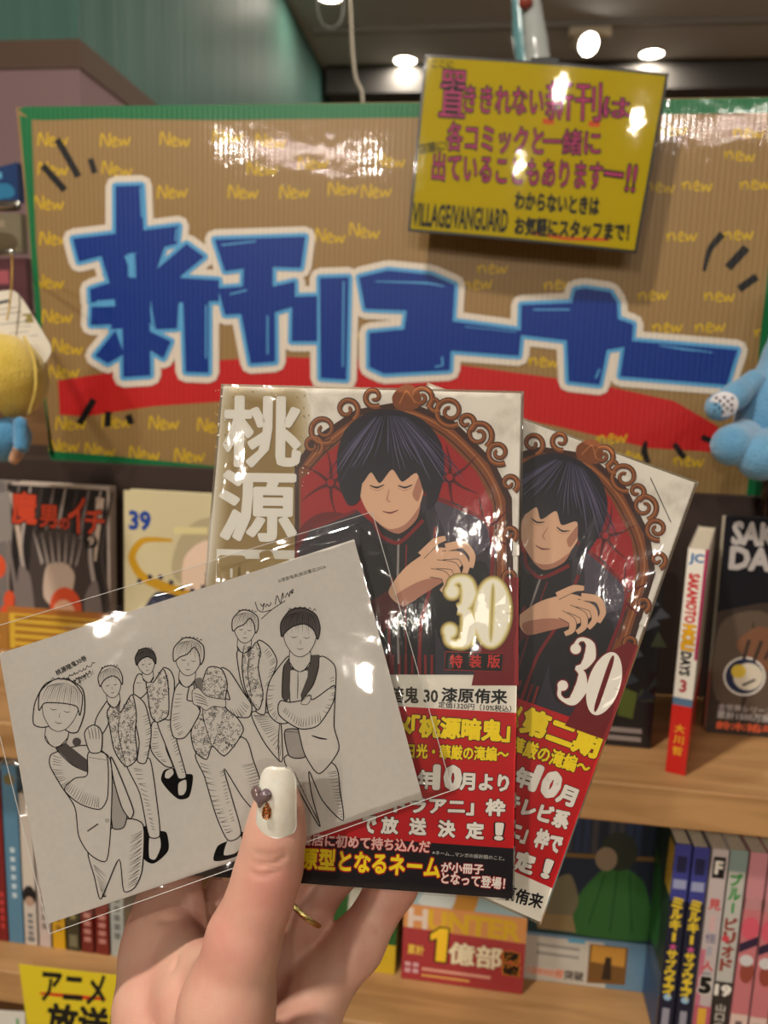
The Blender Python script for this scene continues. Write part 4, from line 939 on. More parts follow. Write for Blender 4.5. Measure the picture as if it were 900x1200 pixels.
# dark bottle-shaped charm at the right edge
bp_ = at_d(903, 606, 0.69); t = empty('bottle_charm', 'dark brown bottle charm with a silver cap hanging at right edge above the badge comic', 'charm', None, Matrix.Translation(bp_))
MB().lathe([(0, 0), (0.009, 0.0005), (0.010, 0.003), (0.010, 0.020), (0.0085, 0.025), (0.004, 0.029), (0.004, 0.035)], bp_, (0, 0, 1), mat('bottle_brown', (42, 24, 20), 0.15, 0.6, coat=0.5), 24).build('bottle', t, True)
MB().lathe([(0.0046, 0.0335), (0.0048, 0.034), (0.0048, 0.040), (0.003, 0.0415), (0, 0.0417)], bp_, (0, 0, 1), CH, 20).build('cap', t, True)
mb = MB(); tp = bp_+np.array([0, 0, 0.0417])
for k in range(34): mb.ball(tp+np.array([0.0006*math.sin(k), 0, 0.0024*k]), 0.0011, GOLD, 4)
mb.build('ball_chain', t, True)

# ================================================================== THE TWO COMICS IN THE HAND
W1, H1, T1, T2 = 0.113, 0.176, 0.018, 0.013
R1 = np.array([[0.9983224442, -0.0285648064, 0.0503621803], [0.056817978, 0.3160307447, -0.9470460843], [0.0111361907, 0.9483188389, 0.3171235801]])
O1 = np.array([-0.0963415928, 0.2307133826, 1.1799465575]); N1 = R1[:, 2]
O1 = O1 - 0*N1
M1 = book_matrix_face(O1+R1[:, 0]*W1, R1[:, 0], R1[:, 1])
def hit1(x, y, off):
    v = ray(x, y); P0 = O1-N1*off; return CC+v*(((P0-CC)@N1)/(v@N1))
a_ = hit1(815, 566, 0.021); b_ = hit1(632, 1080, 0.021); H2 = float(np.linalg.norm(a_-b_)); W2 = H2*0.642
up2 = (a_-b_)/H2; up2 -= N1*(up2@N1); up2 /= np.linalg.norm(up2); right2 = np.cross(up2, N1)
M2 = book_matrix_face(b_, right2, up2)
REF = Patch(O1, O1+R1[:, 0]*W1, O1+R1[:, 0]*W1+R1[:, 1]*H1, O1+R1[:, 1]*H1)
def cover_paper():
    """printed ground of the cover: off-white card stock, a gold mist along the title side"""
    m = mat('hero_cover', (236, 230, 218), 0.3, 0.4); nt = m.node_tree; L = nt.links.new; b = nt.nodes['Principled BSDF']
    n = nt.nodes.new('ShaderNodeTexNoise'); n.inputs['Scale'].default_value = 90; n.inputs['Detail'].default_value = 5
    tc = nt.nodes.new('ShaderNodeTexCoord'); r = nt.nodes.new('ShaderNodeValToRGB')
    r.color_ramp.elements[0].position = 0.3; r.color_ramp.elements[0].color = (*lin((206, 198, 184)), 1); r.color_ramp.elements[1].position = 0.5; r.color_ramp.elements[1].color = (*lin((236, 230, 218)), 1)
    L(tc.outputs['Object'], n.inputs['Vector']); L(n.outputs['Fac'], r.inputs[0]); L(r.outputs[0], b.inputs['Base Color']); return m
M_COV = cover_paper()
def c5(P): return [(240+x/2.368, 440+y/2.368) for x, y in P]
def c6(x, y): return (430+x/2.25, 740+y/2.25)
GOLDS = [ink(c, 0.4) for c in ((226, 218, 198), (216, 204, 176), (204, 188, 150), (190, 170, 122), (176, 152, 98), (164, 138, 80), (154, 126, 66))]
def blob(pr, pts, cols, lay, step):
    """nested printed tones from the outside in"""
    P = np.array(pts, float); c = P.mean(0)
    for i, m in enumerate(cols): pr.poly(c+(P-c)*(1-step*i), m, lay+i*0.5, True)
INKD = ink((22, 18, 20), 0.4)
def cover_art(pr):
    """plain stand-in: an unnamed dark-haired sitter in a dark coat on a carved, buttoned red chair"""
    RD = ink((166, 26, 30), 0.4); RDD = ink((112, 16, 22), 0.4); RDK = ink((72, 14, 20), 0.4); BR = ink((132, 72, 36), 0.4); BRD = ink((62, 32, 22), 0.4); BRL = ink((176, 108, 58), 0.4)
    CT = ink((52, 46, 58), 0.4); CTD = ink((24, 21, 27), 0.4); CTL = ink((80, 72, 88), 0.4); PIP = ink((128, 24, 30), 0.4); SKN = ink((226, 184, 152), 0.4); SKD = ink((184, 128, 104), 0.4); HR = ink((30, 27, 40), 0.4); HL = ink((92, 86, 118), 0.4)
    # chair back
    pr.poly(c5([(250, 250), (300, 175), (420, 95), (560, 70), (690, 125), (800, 235), (852, 340), (856, 560), (856, 830), (250, 830)]), BRD, 3)
    pr.poly(c5([(262, 262), (310, 195), (425, 112), (560, 88), (680, 140), (786, 245), (834, 345), (838, 560), (838, 830), (262, 830)]), BR, 4)
    pr.stroke(c5([(280, 250), (330, 195), (430, 125), (560, 102), (672, 152), (772, 250), (820, 350), (826, 560)]), 2.2, BRL, 5, smooth=True); pr.stroke(c5([(290, 262), (338, 210), (432, 140), (560, 117), (664, 166), (760, 262), (804, 352), (808, 560)]), 1.6, BRD, 5, smooth=True)
    pr.poly(c5([(268, 290), (340, 215), (432, 146), (560, 124), (660, 172), (754, 268), (798, 360), (800, 500), (790, 830), (262, 830)]), RD, 6)
    # carved scrolls
    for x, y, r0, tn, dr in ((330, 150, 42, 1.5, 1), (395, 95, 34, 1.3, -1), (470, 60, 30, 1.2, 1), (600, 62, 34, 1.4, -1), (680, 100, 44, 1.6, 1), (760, 165, 40, 1.5, -1), (815, 215, 34, 1.5, 1), (845, 300, 26, 1.2, -1), (300, 195, 30, 1.2, -1), (848, 560, 24, 1.3, 1), (845, 440, 22, 1.2, -1), (640, 80, 22, 1.0, 1), (725, 130, 26, 1.1, -1)):
        g = np.linspace(0, tn*2*math.pi, 30); rr = r0*(1-0.8*g/g[-1]); pts = [(x+r_*math.cos(dr*a+1), y+r_*math.sin(dr*a+1)) for a, r_ in zip(g, rr)]
        pr.stroke(c5(pts), [7.5, 6, 4], BRD, 6.5); pr.stroke(c5(pts), [5.2, 4, 2.4], BR, 7); pr.stroke(c5([(a-2, b-2) for a, b in pts]), [1.8, 1, .6], BRL, 7.5)
    pr.poly(c5([(520, 60), (545, 30), (575, 28), (600, 56), (590, 92), (532, 92)]), BR, 7, True); pr.stroke(c5([(540, 80), (560, 44), (584, 78)]), 2, BRL, 8, smooth=True)
    # buttoned upholstery
    for x, y in ((680, 285), (350, 300), (770, 430)):
        for a in (0.5, 1.4, 2.6, 3.7, 4.6, 5.6):
            e = (x+95*math.cos(a), y+95*math.sin(a)); md = (x+45*math.cos(a+0.12), y+45*math.sin(a+0.12))
            pr.stroke(c5([(x, y), md, e]), [6, 3.2, 0.6], RDD, 8, smooth=True); pr.stroke(c5([(x, y), md, e]), [2.4, 1, 0.3], RDK, 8.5, smooth=True)
        pr.disc(c5([(x, y)])[0], 6, RDK, 9); pr.disc(c5([(x-1, y-2)])[0], 4.2, RD, 9.5)
    pr.poly(c5([(262, 430), (330, 380), (420, 400), (430, 520), (262, 560)]), RDD, 8, True)
    # coat
    pr.poly(c5([(262, 480), (300, 420), (420, 372), (500, 440), (600, 322), (700, 356), (785, 402), (806, 480), (800, 620), (838, 830), (256, 830)]), CT, 10)
    pr.poly(c5([(640, 345), (770, 405), (790, 470), (700, 520), (660, 420)]), CTL, 11, True); pr.poly(c5([(650, 560), (780, 520), (790, 700), (700, 800), (640, 700)]), CTD, 11, True)
    pr.poly(c5([(430, 420), (500, 470), (610, 380), (640, 500), (640, 830), (430, 830)]), CTD, 12)
    for q, wd in (([(600, 326), (690, 362), (778, 406), (798, 480), (792, 620), (800, 700)], 4), ([(640, 420), (632, 560), (600, 690), (596, 830)], 4), ([(300, 424), (420, 376)], 4), ([(520, 560), (512, 700), (516, 830)], 3), ([(560, 470), (556, 600), (560, 830)], 1.6)): pr.stroke(c5(q), wd, PIP, 13, smooth=True)
    pr.stroke(c5([(538, 440), (536, 540), (534, 640), (538, 800)]), 2.6, ink((150, 140, 136), 0.4), 14, smooth=True)
    for k in range(5): pr.stroke(c5([(660+k*24, 560+k*16), (700+k*20, 590+k*8), (760+k*8, 600)]), [0.5, 1.8, 0.5], ink((14, 12, 16), 0.4), 13, smooth=True)
    for k in range(11): pr.stroke(c5([(450+k*18, 775), (450+k*18, 830)]), 3, PIP, 13)
    pr.poly(c5([(470, 400), (486, 440), (536, 456), (600, 400), (602, 372)]), CTD, 14); pr.stroke(c5([(470, 408), (490, 446), (540, 464), (606, 402)]), 4.5, PIP, 15, smooth=True)
    # neck, calm face, plain side-parted hair
    pr.poly(c5([(474, 350), (480, 408), (538, 440), (590, 396), (590, 330)]), SKD, 16, True)
    pr.poly(c5([(424, 268), (432, 336), (460, 390), (510, 426), (556, 414), (596, 362), (612, 290), (608, 220), (426, 220)]), SKN, 17, True)
    pr.poly(c5([(576, 330), (600, 268), (606, 300), (592, 350)]), SKD, 17.5, True)
    for x in (478, 556):
        pr.stroke(c5([(x-20, 306), (x, 312), (x+20, 304)]), [1, 2.4, 1], INKD, 18, smooth=True); pr.stroke(c5([(x-20, 313), (x, 320), (x+20, 312)]), [0.4, 0.8, 0.4], SKD, 18, smooth=True)
    pr.stroke(c5([(512, 316), (506, 346), (516, 352)]), [0.8, 1.8, 1], SKD, 18, smooth=True); pr.stroke(c5([(494, 378), (516, 382), (538, 374)]), [0.8, 2.2, 0.8], ink((120, 52, 48), 0.4), 18, smooth=True)
    random.seed(9)
    pr.poly(c5([(398, 360), (372, 300), (368, 220), (392, 150), (450, 106), (530, 96), (610, 128), (656, 190), (664, 270), (644, 350), (618, 372), (612, 300), (590, 240), (520, 205), (470, 232), (440, 290), (428, 350)]), HR, 19, True)
    pr.poly(c5([(436, 300), (440, 230), (480, 180), (560, 186), (616, 260), (610, 330), (588, 272), (548, 296), (520, 262), (486, 300), (462, 270)]), HR, 19.3, True)
    HB = ink((58, 54, 82), 0.4)
    for k in range(34):
        u = k/33; x0, y0 = 470+90*u, 112+10*abs(u-.5); ang = (u-0.42)*2.3; ln = 120+random.uniform(0, 70)
        x1, y1 = x0+ln*.55*math.sin(ang), y0+ln*.5; x2, y2 = x0+ln*1.0*math.sin(ang)*1.05, y0+ln*(1.05 if abs(ang) > .5 else .82)
        pr.stroke(c5([(x0, y0), (x1, y1), (x2, y2)]), [0.3, random.uniform(1.2, 3.0), 0.3], random.choice([HL, HB, HB, INKD]), 20+0.02*k, smooth=True)
    # resting hand over the coat: cuff, back of the hand, four bent fingers, thumb
    pr.poly(c5([(440, 640), (520, 590), (560, 640), (480, 730), (430, 740)]), ink((92, 22, 28), 0.4), 16)
    pr.poly(c5([(510, 600), (560, 530), (640, 480), (700, 486), (716, 520), (680, 560), (600, 610), (550, 640)]), SKN, 17, True); pr.poly(c5([(530, 610), (600, 570), (680, 556), (600, 612), (552, 640)]), SKD, 17.3, True)
    for f in ([(668, 478), (716, 470), (742, 500), (738, 534)], [(660, 500), (708, 500), (726, 530), (716, 560)], [(644, 524), (690, 530), (702, 560), (688, 584)], [(626, 548), (664, 556), (672, 582), (656, 600)], [(600, 500), (640, 462), (668, 452)]):
        pr.stroke(c5(f), [11, 10, 7], INKD, 18, smooth=True); pr.stroke(c5(f), [9.4, 8.6, 5.6], SKN, 18.5, smooth=True)
    # red ground below the chair at the right
    pr.poly(c5([(770, 640), (838, 560), (870, 560), (870, 860), (740, 860), (760, 760)]), ink((120, 18, 24), 0.4), 10.5); pr.poly(c5([(856, 470), (872, 470), (872, 500), (852, 500)]), WHT, 11)
def didone(pr, A, B, hv, m, lay, fat=0.0):
    """the numeral 30 with fat stems and hairlines, set between A and B, up = hv"""
    A = np.array(A, float); e = np.array(B, float)-A; hv = np.array(hv, float); k = np.linalg.norm(hv)
    def q(P): return [tuple(A+e*x+hv*y) for x, y in P]
    th = np.linspace(0, 2*math.pi, 41)
    c = [(0.765+0.165*math.cos(t), 0.5+0.465*math.sin(t)) for t in th]; wd = [k*(0.035+0.16*abs(math.cos(t))**1.6)+fat for t in th]
    pr.stroke(q(c), wd, m, lay)
    top = [(0.06, 0.80), (0.10, 0.93), (0.20, 0.975), (0.32, 0.93), (0.375, 0.77), (0.32, 0.60), (0.20, 0.535)]; bot = [(0.20, 0.535), (0.34, 0.49), (0.405, 0.28), (0.34, 0.07), (0.20, 0.02), (0.08, 0.06), (0.045, 0.2)]
    pr.stroke(q(top), np.array([0.05, 0.05, 0.05, 0.13, 0.17, 0.10, 0.035])*k+fat, m, lay, smooth=True); pr.stroke(q(bot), np.array([0.035, 0.10, 0.19, 0.14, 0.05, 0.05, 0.05])*k+fat, m, lay, smooth=True)
    for c_ in ((0.095, 0.79), (0.085, 0.21)): pr.disc(q([c_])[0], 0.075*k+fat/2, m, lay)
def title_column(pr):
    """white brush-serif title on the gold mist"""
    for ch, x0, y0, x1, y1 in (('桃', 56, 250, 262, 62), ('源', 44, 455, 250, 268)):
        pr.text(ch, c5([(x0, y0)])[0], c5([(x1, y0+3)])[0], (y0-y1)/2.368, WHT, 16, 0.028)
    pr.poly(c5([(34, 482), (250, 486), (246, 700), (28, 696)]), WHT, 14); pr.text('暗', c5([(44, 690)])[0], c5([(238, 692)])[0], 196/2.368, GOLDS[5], 16, 0.05)
    pr.text('鬼', c5([(24, 900)])[0], c5([(236, 905)])[0], 190/2.368, WHT, 16, 0.03)
def f_front(pr0, P):
    pr = Print(P, 'px', ref=P, mb=pr0.mb)
    NG = 15; pu0 = Print(P, 'uv', mb=pr0.mb)
    for i in range(NG):                       # the gold mist, printed densest round the title
        k = i/(NG-1); cg = tuple(int(a+(b-a)*k**0.8) for a, b in zip((232, 226, 212), (150, 122, 62))); g_ = 1-k
        gp = spline(c5([(92-44*g_, 86-50*g_), (160, 74-38*g_), (232+52*g_, 90-52*g_), (240+64*g_, 300), (244+74*g_, 560), (236+64*g_, 980), (0-50*g_, 980), (56-46*g_, 500), (74-46*g_, 280)]), 5, True)
        pu0.poly(np.clip(REF.uv(gp), 0.001, 0.999), ink(cg, 0.4), 0.5+i)
    pr.base = 14.0
    cover_art(pr); title_column(pr)
    for A_, s in (((60, 52), 1), ((700, 120), 1)):
        pr.stroke(c5([A_, (A_[0]+50*s, A_[1]+60)]), 0.7, INKD, 3) if A_[0] > 600 else None
    random.seed(2)
    for k in range(160): x_, y_ = random.uniform(30, 300), random.uniform(34, 330); (pr.disc(c5([(x_, y_)])[0], random.uniform(0.4, 1.1), GOLDS[6] if random.random() < .6 else WHT, 17, 6) if (x_ < 60 or y_ < 70 or x_ > 250) else None)
    GL = [ink(c, 0.4) for c in ((150, 128, 70), (204, 186, 118), (236, 226, 170))]
    A, B = c5([(664, 748)])[0], c5([(832, 754)])[0]; hv = np.array(c5([(672, 560)])[0])-np.array(A)
    for f_, m, l in ((11, GL[0], 21), (8, GL[1], 21.5), (5, GL[2], 22), (1.0, ink((250, 246, 230), 0.4), 23)): didone(pr, A, B, hv, m, l, f_)
    pr.poly(c5([(668, 766), (828, 772), (824, 822), (664, 816)]), ink((20, 14, 14), 0.4), 21); pr.stroke(c5([(668, 766), (828, 772), (824, 822), (664, 816)]), 1.1, ink((150, 34, 34), 0.4), 22, closed=True)
    for ch, x0, x1 in (('特', 680, 714), ('装', 734, 766), ('版', 784, 818)): pr.text(ch, c5([(x0, 810)])[0], c5([(x1, 811)])[0], 15, ink((206, 52, 44), 0.4), 22, 0.02)
def band_text(pr, body, x0, y0, x1, y1, h, m, lay, bold=0.03, om=None, ob=0.09):
    pr.text(body, c6(x0, y0), c6(x1, y1), h/2.25, m, lay, bold, ob if om else None, om)
def o_front(pr0, P):
    pr = Print(P, 'px', ref=P, mb=pr0.mb); R = ink((196, 24, 30), 0.35); D = ink((22, 16, 22), 0.35); Y = ink((250, 224, 30), 0.35); K = ink((16, 14, 16), 0.35); Wt = ink((240, 236, 226), 0.35); OL = ink((52, 44, 26), 0.35)
    uv = P.uv([c6(90, 197), c6(385, 215), c6(0, 545), c6(375, 572)]); v1 = uv[:2, 1].mean(); v2 = uv[2:, 1].mean()
    pu = Print(P, 'uv', mb=pr0.mb); pu.poly([(0, v2), (1, v2), (1, v1), (0, v1)], R, 1); pu.poly([(0, 0), (1, 0), (1, v2), (0, v2)], D, 1)
    band_text(pr, '桃源暗鬼 30', -20, 186, 186, 190, 42, OL, 3, 0.03); band_text(pr, '漆原侑来', 197, 185, 368, 191, 37, K, 3, 0.03); band_text(pr, '定価1320円（10%税込）', 188, 201, 380, 213, 17, K, 3, 0.015)
    band_text(pr, 'TVアニメ', -100, 268, 116, 274, 46, Y, 4, 0.05, K); band_text(pr, '「桃源暗鬼」', 118, 276, 374, 290, 54, Y, 4, 0.05, K); band_text(pr, '日光・華厳の滝編～', 104, 332, 372, 342, 36, Y, 4, 0.04, K)
    band_text(pr, '年', 134, 412, 174, 414, 46, Wt, 4, 0.05, K); band_text(pr, '10', 178, 413, 244, 416, 58, Wt, 4, 0.07, K); band_text(pr, '月より', 246, 416, 372, 422, 42, Wt, 4, 0.05, K)
    band_text(pr, '日テレ系「ドラアニ」枠', -190, 468, 362, 486, 42, Wt, 4, 0.05, K)
    for ch, x0, x1, y in (('で', -12, 22, 529), ('放', 38, 80, 531), ('送', 112, 154, 534), ('決', 188, 230, 540), ('定', 262, 306, 545)): band_text(pr, ch, x0, y, x1, y+2, 42, Wt, 4, 0.05, K)
    band_text(pr, '！', 340, 548, 354, 549, 42, Wt, 4, 0.05, K)
    W2 = ink((236, 200, 190), 0.35); RD = ink((176, 20, 28), 0.35)
    band_text(pr, '週刊少年誌の編集部に書店に初めて持ち込んだ'[10:], -175, 562, 165, 584, 32, W2, 3, 0.03, RD, 0.09); band_text(pr, '原型となるネーム', -174, 624, 190, 650, 54, Y, 3, 0.04, RD, 0.1)
    band_text(pr, '※ネーム…マンガの設計図のこと。', 172, 588, 362, 604, 11, ink((200, 196, 190), 0.35), 3, 0.01); band_text(pr, 'が小冊子', 196, 634, 306, 640, 26, Wt, 3, 0.03, RD, 0.09); band_text(pr, 'となって登場！', 196, 664, 362, 680, 30, Wt, 3, 0.03, RD, 0.09)
def f_second(pr0, P):
    pr = Print(P, 'px', ref=REF, mb=pr0.mb); pu = Print(P, 'uv', mb=pr0.mb)
    pr.base = 14.0; cover_art(pr); title_column(pr); px = Print(P, 'px', ref=P, mb=pr0.mb); px.base = 14.0
    A, B = np.array(c6(492, 172)), np.array(c6(628, 236)); e = (B-A)/np.linalg.norm(B-A); hv = np.array([e[1], -e[0]])*78-e*9
    for f_, m, l in ((4, ink((120, 20, 24), 0.4), 22), (0.6, ink((246, 240, 230), 0.4), 23)): didone(px, A, B, hv, m, l, f_)
    px.stroke([(762, 560), (786, 612)], 0.8, INKD, 2)
def o_second(pr0, P):
    pr = Print(P, 'px', ref=P, mb=pr0.mb); R = ink((196, 24, 30), 0.35); Y = ink((250, 224, 30), 0.35); K = ink((16, 14, 16), 0.35); Wt = ink((240, 236, 226), 0.35)
    v1 = P.uv([(645, 1040)])[0, 1]; pu = Print(P, 'uv', mb=pr0.mb); pu.poly([(0, v1), (1, v1), (1, 1), (0, 1)], R, 1)
    T = lambda b, x0, y0, x1, y1, h, m=Wt, bo=0.06: band_text(pr, b, x0, y0, x1, y1, h, m, 3, bo, K)
    T('TVアニメ', 226, 206, 392, 262, 62, Y); T('第二期', 402, 262, 600, 334, 66, Y); T('日光・', 300, 288, 378, 316, 40, Y); T('華厳の滝編～', 376, 316, 580, 382, 42, Y, 0.04)
    T('年', 384, 402, 424, 416, 48); T('10', 430, 414, 492, 440, 62, Wt, 0.08); T('月', 498, 446, 540, 462, 46)
    T('日テレビ系', 318, 452, 524, 522, 44); T('「ドラアニ」枠で', 250, 506, 505, 586, 48); T('放送決定', 230, 578, 432, 640, 50); T('！', 462, 646, 474, 650, 46)
    pr.text('漆原侑来', c6(316, 694), c6(458, 732), 17, K, 3, 0.03)
v_top = REF.uv([c5([(860, 838)])[0]])[0, 1]
hb1 = v_top*H1
bk1, FP1 = make_book('wrapped_comic', 'front shrink-wrapped comic 30 with gold title and red band, held before the other', 'book', 'comics held in the hand', M1, T1, W1, H1, M_COV, front=f_front, obi=(hb1, mat('band_paper', (238, 232, 218), 0.35, 0.4), o_front, None))
q2 = Patch(b_-right2*W2, b_, b_+up2*H2, b_+up2*H2-right2*W2); hb2 = (q2.uv([(660, 832)])[0, 1]+0.002)*H2
bk2, FP2 = make_book('wrapped_comic', 'tilted shrink-wrapped comic 30 peeking out behind the front one, white band foot', 'book', 'comics held in the hand', M2, T2, W2, H2, M_COV, front=f_second, obi=(hb2, MATS['band_paper'], o_second, None))
# shrink wrap: a tight clear skin with puckered edges
def wrap(book, M, T, W, H, seed, m):
    g = 0.0009; A = np.array(M); rng = np.random.default_rng(seed); mb = MB()
    n1, n2 = 44, 64
    def skin(x, nx):
        vs = []; us = np.linspace(-g, W+g, n1); ws = np.linspace(-g, H+g, n2)
        ph = rng.uniform(0, 6, 8)
        for w_ in ws:
            for u in us:
                ed = min(u+g, W+g-u, w_+g, H+g-w_); k = math.exp(-ed/0.006)
                d = 0.00055*k*math.sin(420*u+ph[0]+3*math.sin(90*w_))*math.sin(310*w_+ph[1])+0.0002*math.sin(60*u+ph[2]+40*w_)
                rim = min(1, ed/0.0012)
                vs.append((x-nx*(g*rim*0.8+abs(d)*min(1, rim)), u, w_))
        f = [(r*n1+c, r*n1+c+1, (r+1)*n1+c+1, (r+1)*n1+c) for r in range(n2-1) for c in range(n1-1)]
        mb.add([np.array((M @ Vector(v))) for v in vs], f if nx < 0 else [q[::-1] for q in f], m)
    skin(0.0, 1); skin(T, -1)
    c = [(0, -g, -g), (T, -g, -g), (T, W+g, -g), (0, W+g, -g), (0, -g, H+g), (T, -g, H+g), (T, W+g, H+g), (0, W+g, H+g)]
    mb.add([np.array(M @ Vector(v)) for v in c], [(0, 1, 2, 3), (4, 5, 6, 7), (0, 1, 5, 4), (2, 3, 7, 6)], m)
    # sealed fin and pinched corners along the top
    mb.add([np.array(M @ Vector(v)) for v in ((T/2, -g, H+g), (T/2, W+g, H+g), (T/2+0.001, W, H+0.0045), (T/2+0.001, W*0.5, H+0.003), (T/2-0.001, 0.002, H+0.005))], [(0, 1, 2, 3, 4)], m)
    return mb.build('shrink_wrap', book, True)
WR = film('shrink_film', 150, 0.22, 0.0010, 0.40, 0.05, (1, 1, 0.35))
wrap(bk1, M1, T1, W1, H1, 3, WR); wrap(bk2, M2, T2, W2, H2, 4, WR)

# ================================================================== THE ART CARD IN ITS SLEEVE
_a, _b, _c = at_d(55, 1083, 0.2534), at_d(495, 935, 0.2578), at_d(415, 632, 0.2745); _n = np.cross(_b-_a, _c-_a); _v = ray(-1, 766)
CP = Patch(_a, _b, _c, CC+_v*(((_a-CC)@_n)/(_v@_n)))
card = empty('art_card', 'white card with six ink-drawn suited figures in a clear sleeve, under the thumb', 'card', None, Matrix.Translation(CP.c[0]))
mb = MB(); PAPER = mat('card_paper', (226, 220, 212), 0.75, 0.2, noise=(500, (222, 216, 208)), coords='Object')
n_ = 24; gx = np.linspace(0, 1, n_+1); k_ = n_+1
vs = np.vstack([CP.P([(a, b) for b in (0, 1) for a in gx], 0), CP.P([(a, b) for b in (0, 1) for a in gx], -0.0003)]); fs = []
for i in range(n_): fs += [(i, i+1, k_+i+1, k_+i), (2*k_+i+1, 2*k_+i, 3*k_+i, 3*k_+i+1), (i+1, i, 2*k_+i, 2*k_+i+1), (k_+i, k_+i+1, 3*k_+i+1, 3*k_+i)]
fs += [(0, k_, 3*k_, 2*k_), (n_, 2*k_+n_, 3*k_+n_, k_+n_)]
mb.add(vs, fs, PAPER)
pr = Print(CP, mb=mb); pr.ls = 0.000004; pr.mic = 0.0; LN = ink((34, 30, 30), 0.7, 0.1); GR = ink((92, 86, 84), 0.7, 0.1); MG = ink((132, 126, 122), 0.7, 0.1); LGR = ink((176, 170, 164), 0.7, 0.1)
cC = lambda P: [(x/3.75, 720+y/3.75) for x, y in P]; cD = lambda P: [(160+x/3.214, 720+y/3.214) for x, y in P]; cE = lambda P: [(250+x/3.913, 640+y/3.913) for x, y in P]; cFz = lambda P: [(x/3, 840+y/3) for x, y in P]
BL_ = 2.0
def body(pts, lay, m=None, w_=1.35):
    """outlined shape: paper colour inside so that it hides what stands behind it"""
    pr.poly(pts, m or PAPER, lay, True); pr.stroke(pts, w_, LN, lay+0.4, smooth=True, closed=True)
def line(pts, lay, w_=1.0): pr.stroke(pts, [w_*0.5, w_, w_, w_*0.5], LN, lay+0.6, smooth=True)
def hatch(a, b, n, lay, ln=1.0, m=None, w_=0.55, tilt=0.0, c=0.4):
    """n short pen strokes between two edges"""
    a = spline(a, 8); b = spline(b, 8)
    for i in range(n):
        t = (i+0.5)/n; p = a[int(t*(len(a)-1))]; q_ = b[int(min(1, t+tilt)*(len(b)-1))]; e = p+(q_-p)*ln
        pr.stroke([p, (p+e)/2+[0, c], e], [w_*1.2, w_, 0.15], m or LN, lay+0.6, smooth=True, n=3)
def head(c, rx, ry, lay, style, rot=0.0, dark=False):
    """a plain head: oval face, simple hair, closed calm eyes"""
    c = np.array(c, float); cr, sr = math.cos(rot), math.sin(rot)
    T = lambda P: [tuple(c+np.array([cr*x*rx-sr*y*ry, sr*x*rx+cr*y*ry])) for x, y in P]
    hm = GR if dark else PAPER
    body(T([(-0.42, 0.5), (-0.46, 1.45), (0.1, 1.75), (0.6, 1.4), (0.5, 0.5)]), lay-0.6, None, 0.9)
    for a_, b_ in (((-0.5, 1.3), (0.08, 1.75)), ((0.62, 1.25), (0.1, 1.75))): pr.stroke(T([a_, ((a_[0]+b_[0])/2, (a_[1]+b_[1])/2+0.12), b_]), [1.0, 1.3, 0.8], LN, lay-0.1, smooth=True, n=3)
    if style == 'bob': body(T([(-1.15, 0.9), (-1.25, 0), (-0.9, -0.9), (0, -1.25), (0.9, -0.95), (1.2, 0), (1.05, 0.9), (0.7, 1.0), (0, 0.8), (-0.7, 1.0)]), lay, hm)
    body(T([(-0.85, -0.2), (-0.75, 0.45), (-0.3, 0.95), (0.1, 1.05), (0.5, 0.85), (0.8, 0.35), (0.85, -0.3), (0, -0.8)]), lay+0.5, None, 0.9)
    cap = {'short': [(-0.98, 0.15), (-1.05, -0.5), (-0.6, -1.1), (0.1, -1.25), (0.8, -0.95), (1.05, -0.35), (0.95, 0.2), (0.7, -0.25), (0.2, -0.5), (-0.4, -0.35), (-0.75, -0.1)],
           'part': [(-0.98, 0.3), (-1.08, -0.5), (-0.5, -1.15), (0.2, -1.2), (0.9, -0.85), (1.05, -0.1), (0.88, 0.3), (0.7, -0.3), (0.3, -0.7), (-0.1, -0.25), (-0.6, 0.0)],
           'bob': [(-1.0, 0.3), (-1.1, -0.5), (-0.5, -1.15), (0.3, -1.2), (0.95, -0.7), (1.02, 0.2), (0.8, -0.15), (0.3, -0.2), (-0.3, -0.15), (-0.8, -0.05)]}[style]
    body(T(cap), lay+1, hm)
    for i in range(17):
        x = -0.92+i*0.115; pr.stroke(T([(x*0.4+0.1, -1.12+0.12*abs(x)), (x*0.85, -0.78), (x*1.02, -0.3+0.16*((i*7) % 5)/2-0.1+0.25*abs(x))]), [0.2, (0.5 if i % 3 else 0.85)*min(1, rx/19), 0.1], LN, lay+1.7, smooth=True, n=3)
    for i in range(6):
        x = -0.7+i*0.26; pr.stroke(T([(x, -1.16+0.2*x*x), (x+0.1, -1.3+0.2*x*x), (x+0.2, -1.2+0.2*x*x)]), [0.3, 1.0, 0.2], LN, lay+1.7, smooth=True, n=3)
    for x in (-0.32, 0.36): pr.stroke(T([(x-0.17, 0.12), (x, 0.17), (x+0.17, 0.1)]), [0.4, 0.9, 0.4], LN, lay+1.2, smooth=True, n=3)
    pr.stroke(T([(0.05, 0.25), (0.02, 0.42), (0.08, 0.45)]), 0.5, LN, lay+1.2); pr.stroke(T([(-0.14, 0.66), (0.05, 0.7), (0.22, 0.65)]), [0.3, 0.9, 0.3], LN, lay+1.2, smooth=True, n=3)
